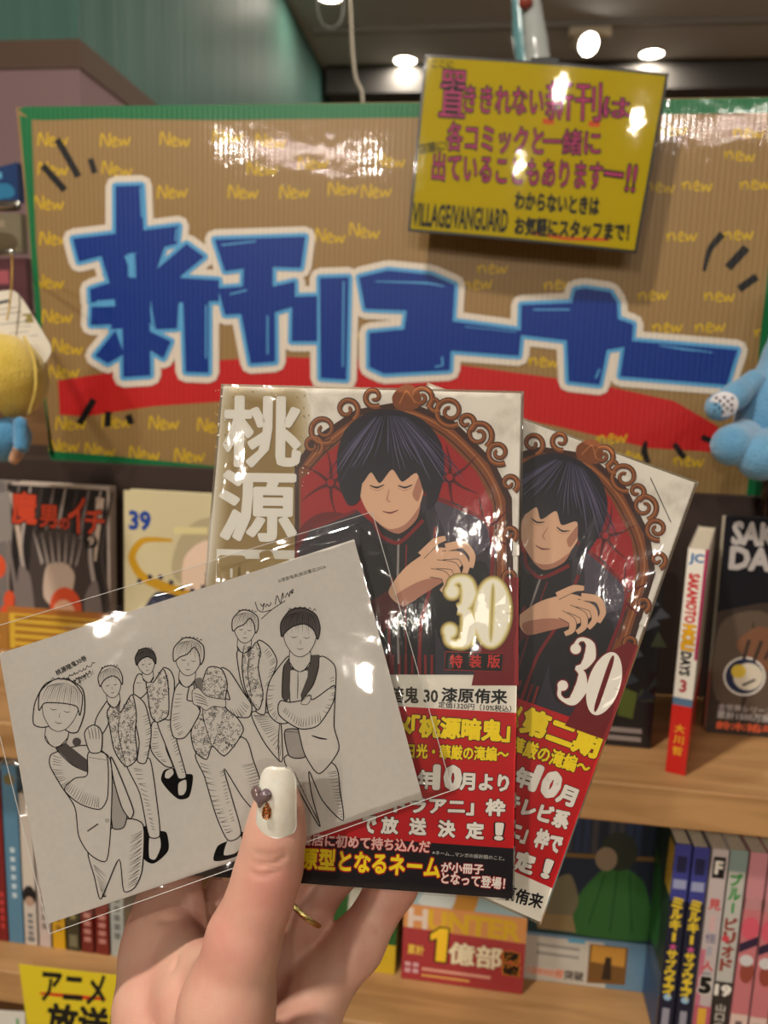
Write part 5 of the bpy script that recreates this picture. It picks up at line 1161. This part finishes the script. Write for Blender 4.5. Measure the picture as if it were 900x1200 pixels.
def curls(pts, n, lay, seed):
    """dense little pen curls filling a waistcoat"""
    P = np.array(spline(pts, 6, True)); lo, hi = P.min(0), P.max(0); rng = np.random.default_rng(seed); k = 0; tries = 0
    while k < n and tries < n*8:
        tries += 1; q_ = lo+(hi-lo)*rng.random(2); ins = False; j = len(P)-1
        for i in range(len(P)):
            if (P[i, 1] > q_[1]) != (P[j, 1] > q_[1]) and q_[0] < (P[j, 0]-P[i, 0])*(q_[1]-P[i, 1])/(P[j, 1]-P[i, 1])+P[i, 0]: ins = not ins
            j = i
        if not ins: continue
        k += 1; r_ = rng.uniform(0.9, 2.0); a = rng.uniform(0, 6.3); g = np.linspace(a, a+4.2, 6)
        pr.stroke([(q_[0]+r_*math.cos(t), q_[1]+r_*math.sin(t)) for t in g], 0.5, LN, lay+0.6)
def shoe(blob_, sh, lay):
    pr.poly(blob_, ink((14, 13, 14), 0.7, 0.1), lay, True); body(sh, lay+0.4, None, 0.8)
# fifth figure, behind at right
L = 2
body(cD([(432, 372), (500, 372), (540, 400), (548, 470), (546, 556), (480, 480)]), L); hatch(cD([(440, 380), (480, 440), (545, 540)]), cD([(520, 380), (545, 420), (548, 470)]), 16, L, 0.7)
body(cE([(140, 455), (108, 490), (124, 610), (150, 680), (180, 700), (200, 560)]), L+1); body(cE([(205, 432), (258, 462), (292, 530), (262, 620), (244, 690), (236, 770), (196, 756), (206, 640), (200, 520)]), L+1)
hatch(cE([(250, 470), (285, 530), (250, 640)]), cE([(215, 500), (240, 560), (220, 660)]), 12, L+1, 0.6)
q_ = cE([(142, 456), (168, 476), (198, 440), (216, 480), (206, 560), (228, 680), (204, 752), (150, 664), (132, 560)]); body(q_, L+2); curls(q_, 95, L+2, 3); line(cE([(168, 480), (158, 580), (176, 690)]), L+2)
pr.poly(cE([(158, 462), (172, 460), (172, 500), (164, 510), (156, 500)]), MG, L+2.7, True); head(cE([(146, 375)])[0], 14.5, 17, L+3, 'part', 0.1)
# third figure, small and dark-haired
L = 8
shoe(cC([(722, 684), (708, 728), (742, 776), (786, 812), (832, 800), (848, 708), (806, 700), (768, 676)]), cC([(784, 742), (818, 726), (820, 770), (806, 794), (784, 792)]), L); body(cC([(728, 690), (756, 676), (764, 700), (742, 722), (724, 716)]), L+0.6, None, 0.8)
body(cC([(668, 478), (664, 596), (722, 664), (760, 668), (730, 590), (712, 480)]), L+1); body(cC([(692, 470), (726, 570), (772, 690), (786, 722), (818, 714), (800, 640), (778, 560), (756, 462)]), L+1.5)
hatch(cC([(680, 500), (670, 590), (720, 650)]), cC([(712, 500), (720, 580), (745, 650)]), 12, L+2, 0.6); hatch(cC([(756, 480), (780, 580), (812, 700)]), cC([(720, 500), (750, 600), (790, 700)]), 14, L+2, 0.6)
body(cC([(608, 262), (588, 310), (590, 356), (622, 366), (668, 310), (650, 280)]), L+3); body(cC([(716, 236), (748, 246), (766, 290), (762, 390), (748, 462), (724, 456), (736, 380), (720, 300)]), L+3)
q_ = cC([(640, 272), (672, 300), (716, 240), (738, 300), (740, 440), (692, 474), (664, 444), (648, 340)]); body(q_, L+4); curls(q_, 90, L+4, 5); hatch(cC([(600, 300), (600, 350)]), cC([(640, 300), (640, 340)]), 6, L+4, 0.6)
head(cC([(642, 212)])[0], 11.5, 13.5, L+6, 'short', -0.1, True)
# second figure
L = 16
shoe(cFz([(506, 386), (500, 490), (540, 516), (592, 470), (586, 408), (560, 400)]), cFz([(526, 420), (560, 418), (566, 458), (546, 502), (524, 494)]), L)
body(cFz([(446, 170), (492, 270), (524, 420), (562, 418), (552, 300), (528, 150), (490, 150)]), L+1); hatch(cFz([(470, 180), (510, 300), (536, 400)]), cFz([(520, 180), (540, 300), (555, 400)]), 18, L+1, 0.6, tilt=0.04)
body(cC([(484, 366), (428, 446), (416, 500), (448, 526), (482, 470), (500, 410)]), L+2); body(cC([(584, 352), (636, 392), (664, 500), (660, 570), (640, 652), (604, 644), (612, 560), (588, 440)]), L+2)
hatch(cC([(650, 440), (664, 520), (648, 620)]), cC([(600, 460), (614, 540), (610, 630)]), 12, L+2, 0.5)
q_ = cC([(512, 384), (530, 430), (580, 352), (600, 440), (594, 520), (602, 632), (554, 668), (504, 600), (482, 490), (472, 424)]); body(q_, L+3); curls(q_, 190, L+3, 7); line(cC([(530, 430), (520, 520), (552, 660)]), L+3.2)
pr.poly(cC([(502, 372), (528, 376), (524, 430), (512, 420)]), MG, L+4.2, True); head(cC([(488, 302)])[0], 13.5, 16.5, L+5, 'short', -0.12)
# fourth figure, centre
L = 24
shoe(cD([(306, 872), (290, 926), (340, 924), (418, 888), (420, 822), (388, 822), (350, 850)]), cD([(346, 846), (392, 832), (396, 872), (372, 900), (328, 906)]), L)
body(cD([(226, 516), (256, 610), (298, 752), (344, 850), (394, 826), (362, 700), (330, 580), (400, 690), (456, 742), (470, 650), (440, 550), (398, 462)]), L+1)
hatch(cD([(240, 560), (290, 720), (340, 830)]), cD([(300, 570), (340, 700), (384, 810)]), 26, L+1, 0.55, tilt=0.05); hatch(cD([(440, 560), (464, 640), (462, 730)]), cD([(350, 580), (390, 660), (430, 720)]), 18, L+1, 0.5); hatch(cD([(330, 585), (345, 680), (370, 780)]), cD([(300, 600), (320, 690), (350, 790)]), 14, L+1, 0.6)
body(cD([(204, 228), (146, 278), (128, 410), (142, 464), (184, 462), (240, 372), (216, 330), (190, 320)]), L+2); body(cD([(318, 204), (350, 214), (400, 290), (434, 342), (424, 386), (372, 384), (330, 352), (332, 318), (352, 320)]), L+2)
hatch(cD([(150, 300), (136, 400), (160, 460)]), cD([(200, 300), (190, 380), (200, 430)]), 12, L+2, 0.5); hatch(cD([(424, 350), (400, 384), (360, 380)]), cD([(390, 320), (370, 340), (345, 340)]), 9, L+2, 0.7)
q_ = cD([(214, 238), (236, 290), (268, 202), (320, 206), (342, 262), (334, 346), (380, 390), (402, 440), (334, 532), (286, 496), (264, 546), (220, 514), (206, 440), (240, 366), (222, 300)]); body(q_, L+3); curls(q_, 330, L+3, 9); line(cD([(250, 290), (252, 390), (284, 494)]), L+3.2)
body(cD([(238, 346), (214, 336), (210, 290), (232, 276), (262, 306), (300, 316), (334, 322), (332, 350), (290, 346), (262, 362)]), L+4.5, None, 0.9)
for k in range(4): line(cD([(214+k*4, 296+k*12), (240+k*4, 304+k*11), (262+k*3, 318+k*9)]), L+4.8, 0.8)
pr.poly(cD([(222, 246), (246, 240), (250, 282), (236, 292)]), MG, L+4.2, True); head(cD([(196, 165)])[0], 17, 19.5, L+6, 'part', 0.12)
# sixth figure, arms folded, at the right
L = 34
body(cD([(556, 540), (600, 640), (648, 730), (692, 800), (660, 680), (650, 590), (700, 700), (778, 776), (766, 660), (748, 568), (640, 520)]), L)
hatch(cD([(600, 600), (650, 710), (688, 790)]), cD([(570, 560), (620, 650), (670, 730)]), 16, L, 0.6); hatch(cD([(752, 590), (768, 680), (776, 766)]), cD([(690, 600), (720, 680), (760, 770)]), 20, L, 0.55)
body(cD([(560, 436), (640, 444), (642, 530), (602, 542), (572, 528)]), L+1, LGR); hatch(cD([(562, 440), (575, 525)]), cD([(640, 445), (640, 530)]), 14, L+1, 1.0)
body(cD([(690, 160), (742, 186), (752, 230), (744, 420), (762, 510), (690, 600), (640, 540), (620, 480), (600, 330)]), L+2); line(cD([(540, 400), (534, 480), (538, 556)]), L+2, 1.1)
body(cE([(352, 506), (318, 532), (262, 612), (244, 694), (256, 772), (302, 812), (352, 800), (350, 620)]), L+3)
q_ = cE([(356, 520), (400, 540), (440, 502), (432, 620), (402, 720), (352, 716)]); body(q_, L+3.5); hatch(cE([(362, 560), (356, 710)]), cE([(430, 560), (410, 710)]), 16, L+3.5, 0.9)
pr.poly(cE([(352, 508), (322, 556), (316, 690), (336, 714), (354, 690), (348, 600), (364, 530)]), GR, L+5); pr.poly(cE([(438, 500), (486, 498), (482, 560), (456, 640), (404, 708), (400, 682), (432, 600)]), GR, L+5)
for q_ in ([(352, 508), (322, 556), (316, 690), (336, 714)], [(486, 498), (482, 560), (456, 640), (404, 708)]): line(cE(q_), L+5.2, 1.3)
pr.poly(cE([(344, 544), (378, 550), (434, 538), (438, 572), (380, 566), (346, 572)]), GR, L+6); line(cE([(388, 575), (388, 640), (386, 700)]), L+5)
body(cE([(298, 730), (312, 708), (350, 716), (408, 706), (440, 684), (452, 704), (480, 690), (556, 640), (548, 720), (480, 822), (400, 838), (330, 800), (300, 770)]), L+7)
body(cE([(402, 722), (420, 690), (446, 682), (448, 702), (430, 726)]), L+7.4, None, 0.8)
hatch(cE([(320, 760), (400, 828), (500, 800)]), cE([(340, 730), (410, 770), (490, 740)]), 22, L+7.2, 0.7); hatch(cE([(552, 600), (556, 680), (520, 770)]), cE([(510, 620), (510, 690), (480, 750)]), 10, L+7.2, 0.5); hatch(cE([(256, 640), (250, 740), (290, 800)]), cE([(300, 640), (290, 720), (300, 760)]), 10, L+7, 0.6)
line(cD([(660, 456), (690, 466), (718, 470)]), L+3, 2.0); head(cE([(398, 405)])[0], 22, 25, L+9, 'short', 0.05, True)
# first figure, nearest at the left
L = 46
body(cFz([(310, 470), (332, 560), (352, 640), (374, 600), (420, 500), (436, 612), (474, 600), (500, 540), (504, 380), (440, 360), (360, 420)]), L); hatch(cFz([(330, 520), (352, 600), (362, 634)]), cFz([(380, 540), (380, 600), (376, 632)]), 14, L, 0.9, tilt=0.2); hatch(cFz([(500, 400), (496, 500), (480, 590)]), cFz([(450, 420), (444, 520), (442, 604)]), 24, L, 0.8, tilt=0.1)
body(cFz([(388, 200), (396, 388), (438, 386), (450, 300), (420, 220)]), L+1, LGR); hatch(cFz([(392, 230), (398, 380)]), cFz([(440, 240), (436, 380)]), 20, L+1, 1.0)
body(cFz([(390, 140), (420, 200), (470, 330), (458, 358), (430, 320), (400, 220)]), L+2); body(cFz([(184, 130), (176, 170), (214, 240), (264, 318), (278, 420), (318, 484), (376, 504), (392, 340), (388, 150), (300, 100)]), L+2)
pr.poly(cC([(256, 538), (248, 590), (320, 662), (394, 696), (398, 650), (322, 590)]), GR, L+3); line(cC([(256, 538), (248, 590), (320, 662), (394, 696)]), L+3.2, 1.2)
pr.disc(cFz([(377, 364)])[0], 2.0, LN, L+3); pr.disc(cFz([(377, 364)])[0], 1.4, PAPER, L+3.4); pr.stroke(cFz([(308, 402), (346, 376)]), 1.8, GR, L+3)
body(cC([(390, 606), (470, 620), (474, 800), (440, 856), (352, 832), (284, 770), (330, 720), (384, 706)]), L+4); line(cC([(392, 628), (470, 640)]), L+4.4)
hatch(cC([(290, 770), (360, 830), (440, 850)]), cC([(320, 720), (390, 760), (440, 780)]), 20, L+4, 0.7); hatch(cC([(236, 620), (236, 700), (280, 760)]), cC([(300, 640), (310, 700), (330, 720)]), 12, L+4, 0.6)
body(cC([(372, 528), (396, 604), (444, 602), (450, 528), (436, 496), (410, 486), (384, 500)]), L+5); [line(cC([(388+k*14, 500-k*3), (394+k*14, 524), (398+k*13, 548)]), L+5.2, 0.8) for k in range(4)]
pr.disc(cC([(338, 560)])[0], 5, GR, L+4.6); head(cC([(266, 408)])[0], 24, 27, L+7, 'bob', 0.18)
# writing on the card
pr.text('©漆原侑来(秋田書店)2026', cE([(300, 172)])[0], cE([(518, 104)])[0], 5.2, LN, 2, 0.01)
for q_ in ([(192, 256), (204, 292), (228, 302), (268, 292)], [(216, 264), (224, 276), (234, 262), (226, 296)], [(240, 280), (246, 266), (256, 276), (266, 258)], [(284, 268), (292, 226), (308, 262), (318, 214), (322, 240)], [(330, 236), (340, 214), (348, 232), (352, 208), (360, 218), (366, 198), (356, 206), (368, 214)], [(220, 334), (270, 290), (330, 250)]): pr.stroke(cE(q_), 1.0, LN, 2, smooth=True)
pr.text('桃源暗鬼30巻', cC([(252, 270)])[0], cC([(384, 200)])[0], 6.5, LN, 2, 0.03)
for a0, b0 in (((290, 280), (418, 212)), ((326, 290), (398, 250))):
    a1, b1 = np.array(cC([a0])[0]), np.array(cC([b0])[0]); rng = np.random.default_rng(4)
    pts = [a1+(b1-a1)*t+[0, rng.uniform(-2.4, 2.4)] for t in np.linspace(0, 1, 26)]; pr.stroke(pts, 0.9, LN, 2, smooth=True, n=3)
pr.text('ありがとう！', cC([(350, 302)])[0], cC([(414, 262)])[0], 5.0, LN, 2, 0.03)
mb.build('paper', card)
# clear sleeve: front and back sheet, sealed edges, slightly wavy
SLV = film('sleeve_film', 16, 0.22, 0.003, 0.5, 0.04)
EX = CP.uv([(-30, 742), (436, 600), (530, 926), (58, 1094)])
mb = MB(); nu, nv = 60, 44; (uA, vA), (uB, vB), (uC, vC), (uD, vD) = EX
def sl(s_, t_): return ((1-s_)*((1-t_)*uD+t_*uA)+s_*((1-t_)*uC+t_*uB), (1-s_)*((1-t_)*vD+t_*vA)+s_*((1-t_)*vC+t_*vB))
for side in (1, -1):
    vs = []
    for j in range(nv+1):
        for i in range(nu+1):
            s_, t_ = i/nu, j/nv; ed = min(s_, 1-s_, t_, 1-t_); wv_ = 0.0003*math.sin(5*s_+2*t_)*math.sin(4*t_-2*s_)+0.0003*math.exp(-ed/0.04)*math.sin(60*s_+47*t_)
            vs.append(CP.P([sl(s_, t_)], side*(0.0011*min(1, ed/0.05)+0.0013*(1 if side > 0 else 0)*min(1, ed/0.05))+side*wv_*min(1, ed/0.02)+(0.0000 if side > 0 else -0.0003))[0])
    f = [(j*(nu+1)+i, j*(nu+1)+i+1, (j+1)*(nu+1)+i+1, (j+1)*(nu+1)+i) for j in range(nv) for i in range(nu)]
    mb.add(vs, f if side > 0 else [q_[::-1] for q_ in f], SLV)
mb.build('clear_sleeve', card, True)
mb = MB(); e_ = [CP.P([sl(s_, t_)], 0.0002)[0] for s_, t_ in ((0, 0), (1, 0), (1, 1), (0, 1))]
for a0, b0 in ((0, 1), (1, 2), (2, 3), (3, 0)): mb.tube([e_[a0], e_[b0]], 0.00012, mat('seal_edge', (196, 196, 192), 0.2, 0.6), 6)
mb.build('seal_edge', card)

# ================================================================== HAND
def hp(x, y, d, rmm): return (at_d(x, y, d), rmm/1000.0)
palm = [
 [hp(262, 1760, 0.262, 27), hp(262, 1560, 0.262, 26), hp(262, 1430, 0.264, 25)],
 [hp(238, 1440, 0.264, 22), hp(205, 1280, 0.270, 18), hp(190, 1120, 0.284, 13.5)],
 [hp(262, 1440, 0.268, 20), hp(250, 1280, 0.282, 15), hp(256, 1110, 0.302, 11)],
 [hp(285, 1440, 0.268, 20), hp(295, 1290, 0.282, 15), hp(318, 1130, 0.300, 10.5)],
 [hp(298, 1440, 0.266, 20), hp(330, 1290, 0.276, 16), hp(366, 1170, 0.290, 11.5)],
 [hp(320, 1420, 0.264, 18), hp(340, 1290, 0.268, 17), hp(352, 1225, 0.276, 14)],
 [hp(222, 1400, 0.254, 20), hp(192, 1260, 0.257, 16.5), hp(183, 1180, 0.270, 13.8), hp(188, 1110, 0.283, 13)],
 [hp(250, 1250, 0.248, 17), hp(224, 1170, 0.260, 11), hp(204, 1110, 0.280, 10)],
 [hp(276, 1140, 0.2435, 9.0), hp(244, 1132, 0.259, 7.0), hp(210, 1100, 0.282, 8)],
]
index = [[hp(190, 1120, 0.284, 13.5), hp(196, 1072, 0.291, 12.2), hp(214, 985, 0.305, 9.6), hp(262, 905, 0.312, 8.6), hp(318, 856, 0.312, 7.2)]]
middle = [[hp(256, 1110, 0.302, 11), hp(272, 1050, 0.309, 10.3), hp(312, 965, 0.318, 9.4), hp(365, 890, 0.322, 8.4), hp(412, 845, 0.320, 7.0)]]
ring_f = [[hp(318, 1130, 0.300, 10.2), hp(357, 1064, 0.303, 9.3), hp(425, 985, 0.312, 8.8), hp(470, 925, 0.316, 8.0), hp(505, 880, 0.315, 6.8)]]
pinky = [[hp(366, 1172, 0.290, 11.2), hp(418, 1108, 0.296, 9.6), hp(462, 1036, 0.304, 8.7), hp(490, 980, 0.310, 7.8), hp(512, 940, 0.311, 6.4)]]
thumb = [[hp(222, 1400, 0.252, 20), hp(258, 1260, 0.243, 18), hp(266, 1180, 0.240, 14.2), hp(286, 1100, 0.2405, 11.0), hp(306, 1050, 0.2405, 9.6), hp(316, 1015, 0.2405, 9.5), hp(323, 975, 0.2395, 8.6), hp(326, 945, 0.2395, 6.6), hp(327, 928, 0.2400, 5.0)]]
def gro(pts, depth, wd): return ([at_d(x, y, d) for x, y, d in pts], depth/1000, wd/1000)
grooves = [gro([(322, 1150, 0.262), (330, 1170, 0.262), (352, 1184, 0.262), (392, 1206, 0.268)], 1.3, 1.2),
  gro([(288, 1008, 0.2305), (300, 1014, 0.230), (322, 1012, 0.230), (334, 1004, 0.231)], 0.6, 0.9), gro([(286, 1021, 0.2305), (306, 1027, 0.230), (330, 1022, 0.230)], 0.5, 0.9), gro([(292, 1000, 0.2305), (312, 1003, 0.230), (332, 997, 0.231)], 0.4, 0.8),
  gro([(202, 1134, 0.258), (214, 1122, 0.262), (232, 1104, 0.268), (240, 1096, 0.272)], 0.8, 1.6),
  gro([(180, 1074, 0.275), (210, 1082, 0.278), (240, 1100, 0.28)], 0.8, 1.4), gro([(420, 1066, 0.290), (436, 1078, 0.290), (444, 1092, 0.290)], 0.4, 0.9), gro([(390, 1110, 0.286), (398, 1120, 0.286), (408, 1134, 0.286)], 0.35, 0.9)]
V, F = field_mesh([palm, index, middle, ring_f, pinky, thumb], 0.0010, 0.005, 0.006, grooves=grooves)
def skin():
    m = mat('skin', (222, 172, 150), 0.5, 0.4, sss=0.25); nt = m.node_tree; L = nt.links.new; b = nt.nodes['Principled BSDF']
    tc = nt.nodes.new('ShaderNodeTexCoord'); n = nt.nodes.new('ShaderNodeTexNoise'); n.inputs['Scale'].default_value = 42; n.inputs['Detail'].default_value = 4
    r = nt.nodes.new('ShaderNodeValToRGB'); r.color_ramp.elements[0].position = 0.36; r.color_ramp.elements[0].color = (*lin((212, 167, 146)), 1); r.color_ramp.elements[1].position = 0.68; r.color_ramp.elements[1].color = (*lin((203, 143, 128)), 1)
    n2 = nt.nodes.new('ShaderNodeTexVoronoi'); n2.inputs['Scale'].default_value = 1500; bp = nt.nodes.new('ShaderNodeBump'); bp.inputs['Strength'].default_value = 0.10; bp.inputs['Distance'].default_value = 0.0004
    L(tc.outputs['Object'], n.inputs['Vector']); L(n.outputs['Fac'], r.inputs[0]); L(r.outputs[0], b.inputs['Base Color']); L(tc.outputs['Object'], n2.inputs['Vector']); L(n2.outputs['Distance'], bp.inputs['Height']); L(bp.outputs[0], b.inputs['Normal']); return m
SKIN = skin()
base = at_d(262, 1430, 0.264)
hand = MB().add(V, F, SKIN).build('hand', None, True, loc=base); tag(hand, 'left hand with long milky thumbnail gripping the two comics and the card', 'hand')
bpy.context.view_layer.update()
# long gel thumbnail with a pearly heart and a gold charm
a0, a1 = at_d(325, 969, 0.2373), at_d(329, 889, 0.2352); axis = a1-a0; Ln = np.linalg.norm(axis); axis /= Ln
nrm = -ray(326, 940); nrm /= np.linalg.norm(nrm); nrm -= axis*(nrm@axis); nrm /= np.linalg.norm(nrm); nrm = nrm-0.10*np.cross(axis, nrm); nrm /= np.linalg.norm(nrm); side = np.cross(axis, nrm)
vs = []; ns, nc = 26, 16
RN = 0.0073
for sh in (0.0, -0.0009):
    for i in range(ns+1):
        s_ = i/ns; base_w = 1.05-0.26*s_; rnd = math.sqrt(max(0, 1-((s_-0.72)/0.28)**2)) if s_ > 0.72 else 1.0; rb = math.sqrt(max(0, 1-((0.14-s_)/0.14)**2)) if s_ < 0.14 else 1.0
        half = 1.02*base_w*(0.35+0.65*rnd)*(0.35+0.65*rb)
        for j in range(nc+1):
            th = half*(2*j/nc-1); cr_ = 0.0010*math.sin(math.pi*s_)
            vs.append(a0+axis*Ln*s_+side*(RN*math.sin(th))+nrm*(RN*math.cos(th)-RN*0.06+cr_+sh+0.0006*(0.5-s_)))
k = (ns+1)*(nc+1); f = []
for i in range(ns):
    for j in range(nc):
        q0 = i*(nc+1)+j; f.append((q0, q0+1, q0+nc+2, q0+nc+1)); f.append((k+q0+1, k+q0, k+q0+nc+1, k+q0+nc+2))
for i in range(ns):
    for j0 in (0, nc): q0 = i*(nc+1)+j0; f.append((q0, q0+nc+1, k+q0+nc+1, k+q0))
for j in range(nc):
    for i0 in (0, ns): q0 = i0*(nc+1)+j; f.append((q0, q0+1, k+q0+1, k+q0))
NAIL = mat('gel_nail', (238, 234, 224), 0.10, 0.6, coat=0.8, sss=0.2, noise=(260, (230, 224, 210), 3))
nail = MB().add(vs, f, NAIL).build('thumbnail', hand, True); nail['label'] = 'long glossy milky white thumbnail'
def onn(s_, th, h): return a0+axis*Ln*s_+side*(RN*math.sin(th))+nrm*(RN*math.cos(th)-RN*0.06+0.0010*math.sin(math.pi*s_)+h)
c0 = onn(0.60, -0.66, 0.0006); nn = nrm*math.cos(-0.45)+side*math.sin(-0.45); ss = np.cross(axis, nn)
hv = []; hf = []; nr = 8; na = 36
for i in range(nr+1):
    t = i/nr
    for j in range(na):
        g = 2*math.pi*j/na; hx = 16*math.sin(g)**3/17; hy = (13*math.cos(g)-5*math.cos(2*g)-2*math.cos(3*g)-math.cos(4*g))/17
        hv.append(c0+0.0038*t*(ss*hx+axis*hy)+nn*0.0022*math.sqrt(max(0, 1-t**2.4)))
for i in range(nr):
    for j in range(na): j2 = (j+1) % na; hf.append((i*na+j, (i+1)*na+j, (i+1)*na+j2, i*na+j2))
o = MB().add(hv, hf, mat('pearl_heart', (112, 88, 78), 0.22, 0.6, coat=0.6, noise=(240, (106, 90, 98), 2))).build('heart_gem', nail, True); o['label'] = 'small brown violet pearly heart on the nail'
mb = MB(); GD = mat('charm_gold', (196, 122, 62), 0.25, 0.5, metal=1.0); gc = onn(0.42, -0.36, 0.0004)
for k_ in range(3): mb.tube([gc+0.0011*(side*math.cos(a)+axis*math.sin(a))+(-0.0006*k_)*axis+nrm*0.0004*k_ for a in np.linspace(0, 2*math.pi, 15)[:-1]], 0.00028, GD, 6, closed=True)
mb.ball(gc+axis*0.0016, 0.0006, GD, 6); mb.build('gold_charm', nail, True)
# ring
rc = at_d(357, 1064, 0.303); rax = at_d(425, 985, 0.312)-at_d(318, 1130, 0.300); rax /= np.linalg.norm(rax); x_ = np.cross(rax, CF); x_ /= np.linalg.norm(x_); y_ = np.cross(rax, x_)
mb = MB(); RG = mat('ring_gold', (222, 196, 128), 0.22, 0.5, metal=1.0, bump=(900, 0.6, 0.0006)); vs = []; n1, n2 = 64, 10; RR = 0.0100
for i in range(n1):
    g = 2*math.pi*i/n1; d_ = math.cos(g)*x_+math.sin(g)*y_
    for j in range(n2): h_ = 2*math.pi*j/n2; vs.append(rc+d_*(RR+0.0008*math.cos(h_))+rax*0.0014*math.sin(h_))
f = [(i*n2+j, i*n2+(j+1) % n2, ((i+1) % n1)*n2+(j+1) % n2, ((i+1) % n1)*n2+j) for i in range(n1) for j in range(n2)]
o = mb.add(vs, f, RG).build('finger_ring', None, True, loc=rc); tag(o, 'thin textured gold ring worn on a finger behind the thumb', 'ring')
